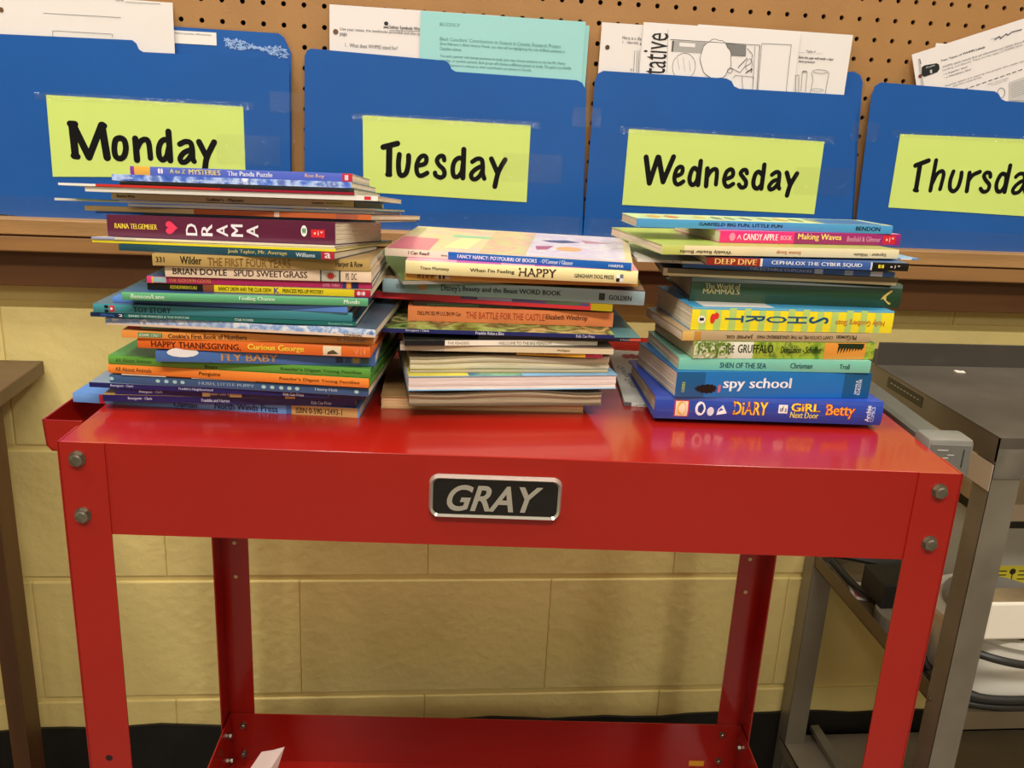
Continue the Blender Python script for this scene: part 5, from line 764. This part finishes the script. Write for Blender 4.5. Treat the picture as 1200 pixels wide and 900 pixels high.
o = G().tube([(15.9, -1.2, sz+.9), (16.3, -3.5, sz+.5), (17, -6, sz+.3), (16.3, -8.5, sz+.4), (16.0, -10.5, sz+1.4), (16.3, -12, sz+.4)], .22, 8).obj('power_cord', cab, smoothf=True)
tag(o, 'black cord snaking along the left rail of the middle steel shelf', 'cord', 'black cords on the steel table')
o = G().tube([(15.8, -.6, sz+1.2), (17.5, -1.2, sz+1.1), (19.5, -1.6, sz+.9), (24, -1.8, sz+.5)], .3, 8).obj('hose', cab, smoothf=True)
tag(o, 'dark hose along the back of the middle steel shelf', 'hose')
o = G().cbox(16.2, 18.3, -6.9, -4.4, sz+.9, sz+2.4, .08).obj('adapter_box', dark); tag(o, 'black box resting on the grey drum under the red cart end', 'box')
o = G().cyl((17.9, -7.2, sz+.01), (17.9, -7.2, sz+.86), 1.9, 28).obj('drum', M('9a9484', .5)); tag(o, 'low grey drum on the middle steel shelf behind the red leg', 'drum')
o = G().cbox(16.0, 16.9, -10.6, -9.2, sz+.01, sz+1.9, .1).obj('grey_block', M('8c8676', .5)); tag(o, 'grey rounded block by the left rail of the middle steel shelf', 'box')
o = thing('card', 'white card with pink marks on the middle steel shelf', 'card', (15.9, -4.3, sz+.02), -18)
cs = G().box(0, 1.2, 0, 2.2, 0, .03).obj('card_sheet', M('d8ccc4', .6), o)
G().box(.2, .9, .3, 1.6, .03, .034).obj('printing', M('b8586a', .6), cs)
# lower shelf clutter
o = G().add([(17.3, .55, lz+.5), (17.9, .6, lz+.5), (18.3, -4.2, lz+.02), (17.6, -4.3, lz+.02), (17.3, .55, lz+.85), (17.9, .6, lz+.85), (18.3, -4.2, lz+.3), (17.6, -4.3, lz+.3)],
            [(0, 1, 2, 3), (4, 7, 6, 5), (0, 4, 5, 1), (2, 6, 7, 3), (0, 3, 7, 4), (1, 5, 6, 2)]).obj('metal_bar', std)
tag(o, 'flat grey metal bar lying on the lower steel shelf', 'bar')
g = G(); rnd = random.Random(4)
bm = bmesh.new(); bmesh.ops.create_icosphere(bm, subdivisions=3, radius=1)
vs = [v.co.copy() for v in bm.verts]; fs = [[v.index for v in f.verts] for f in bm.faces]; bm.free()
g.add([(24.6+c.x*2.1*(1+.2*math.sin(5*c.z+3*c.y)), -9.0+c.y*2.4*(1+.15*math.sin(7*c.x)), lz+1.35+c.z*1.35*(1+.2*math.sin(6*c.x+2))) for c in vs], fs)
o = g.obj('cloth_bundle', M('1c2c5c', .8, noise=.3, nscale=20), smoothf=True); tag(o, 'crumpled dark blue cloth on the lower steel shelf at the right picture edge', 'cloth')
for v_ in o.data.vertices: v_.co.z = max(v_.co.z, (lz+.01)*S)
o = G().cyl((17.5, -12.2, lz+.01), (17.5, -12.2, lz+1.0), 1.0, 24).obj('tape_roll', M('b8a888', .5)); tag(o, 'beige roll lying at the front of the lower steel shelf', 'roll')
o = G().cbox(15.5, 16.6, -5.9, -4.9, lz+.01, lz+1.3, .06).obj('small_carton', M('b8ac90', .6, noise=.3, nscale=30)); tag(o, 'small stained beige carton on the lower steel shelf', 'carton')

# ================================================================ WOODEN DESK on the left
dk = M('5b4432', .35, noise=.12, nscale=4, stretch=(1, 8, 8)); dl = M('5a3a20', .45, noise=.2, nscale=4, stretch=(8, 8, 1)); 
desk = thing('wooden_desk', 'dark brown wooden desk whose corner and leg enter at the left picture edge', 'desk', (-30.55, .9, 0))
dz = FL-20.05
G().cbox(-30, 0, -24, 0, dz-.75, dz, .06).obj('desktop', dk, desk)
for x in (-1.45, -28):
    for y in (-2.25, -21):
        G().cbox(x-.95, x, y-1.9, y, 0, dz-.75, .04).obj('leg', dl, desk)
G().box(-28.9, -2.4, -2.9, -2.3, dz-3.6, dz-.75).obj('apron', dl, desk)
G().box(-28.9, -2.4, -22.6, -22.0, dz-3.6, dz-.75).obj('apron', dl, desk)
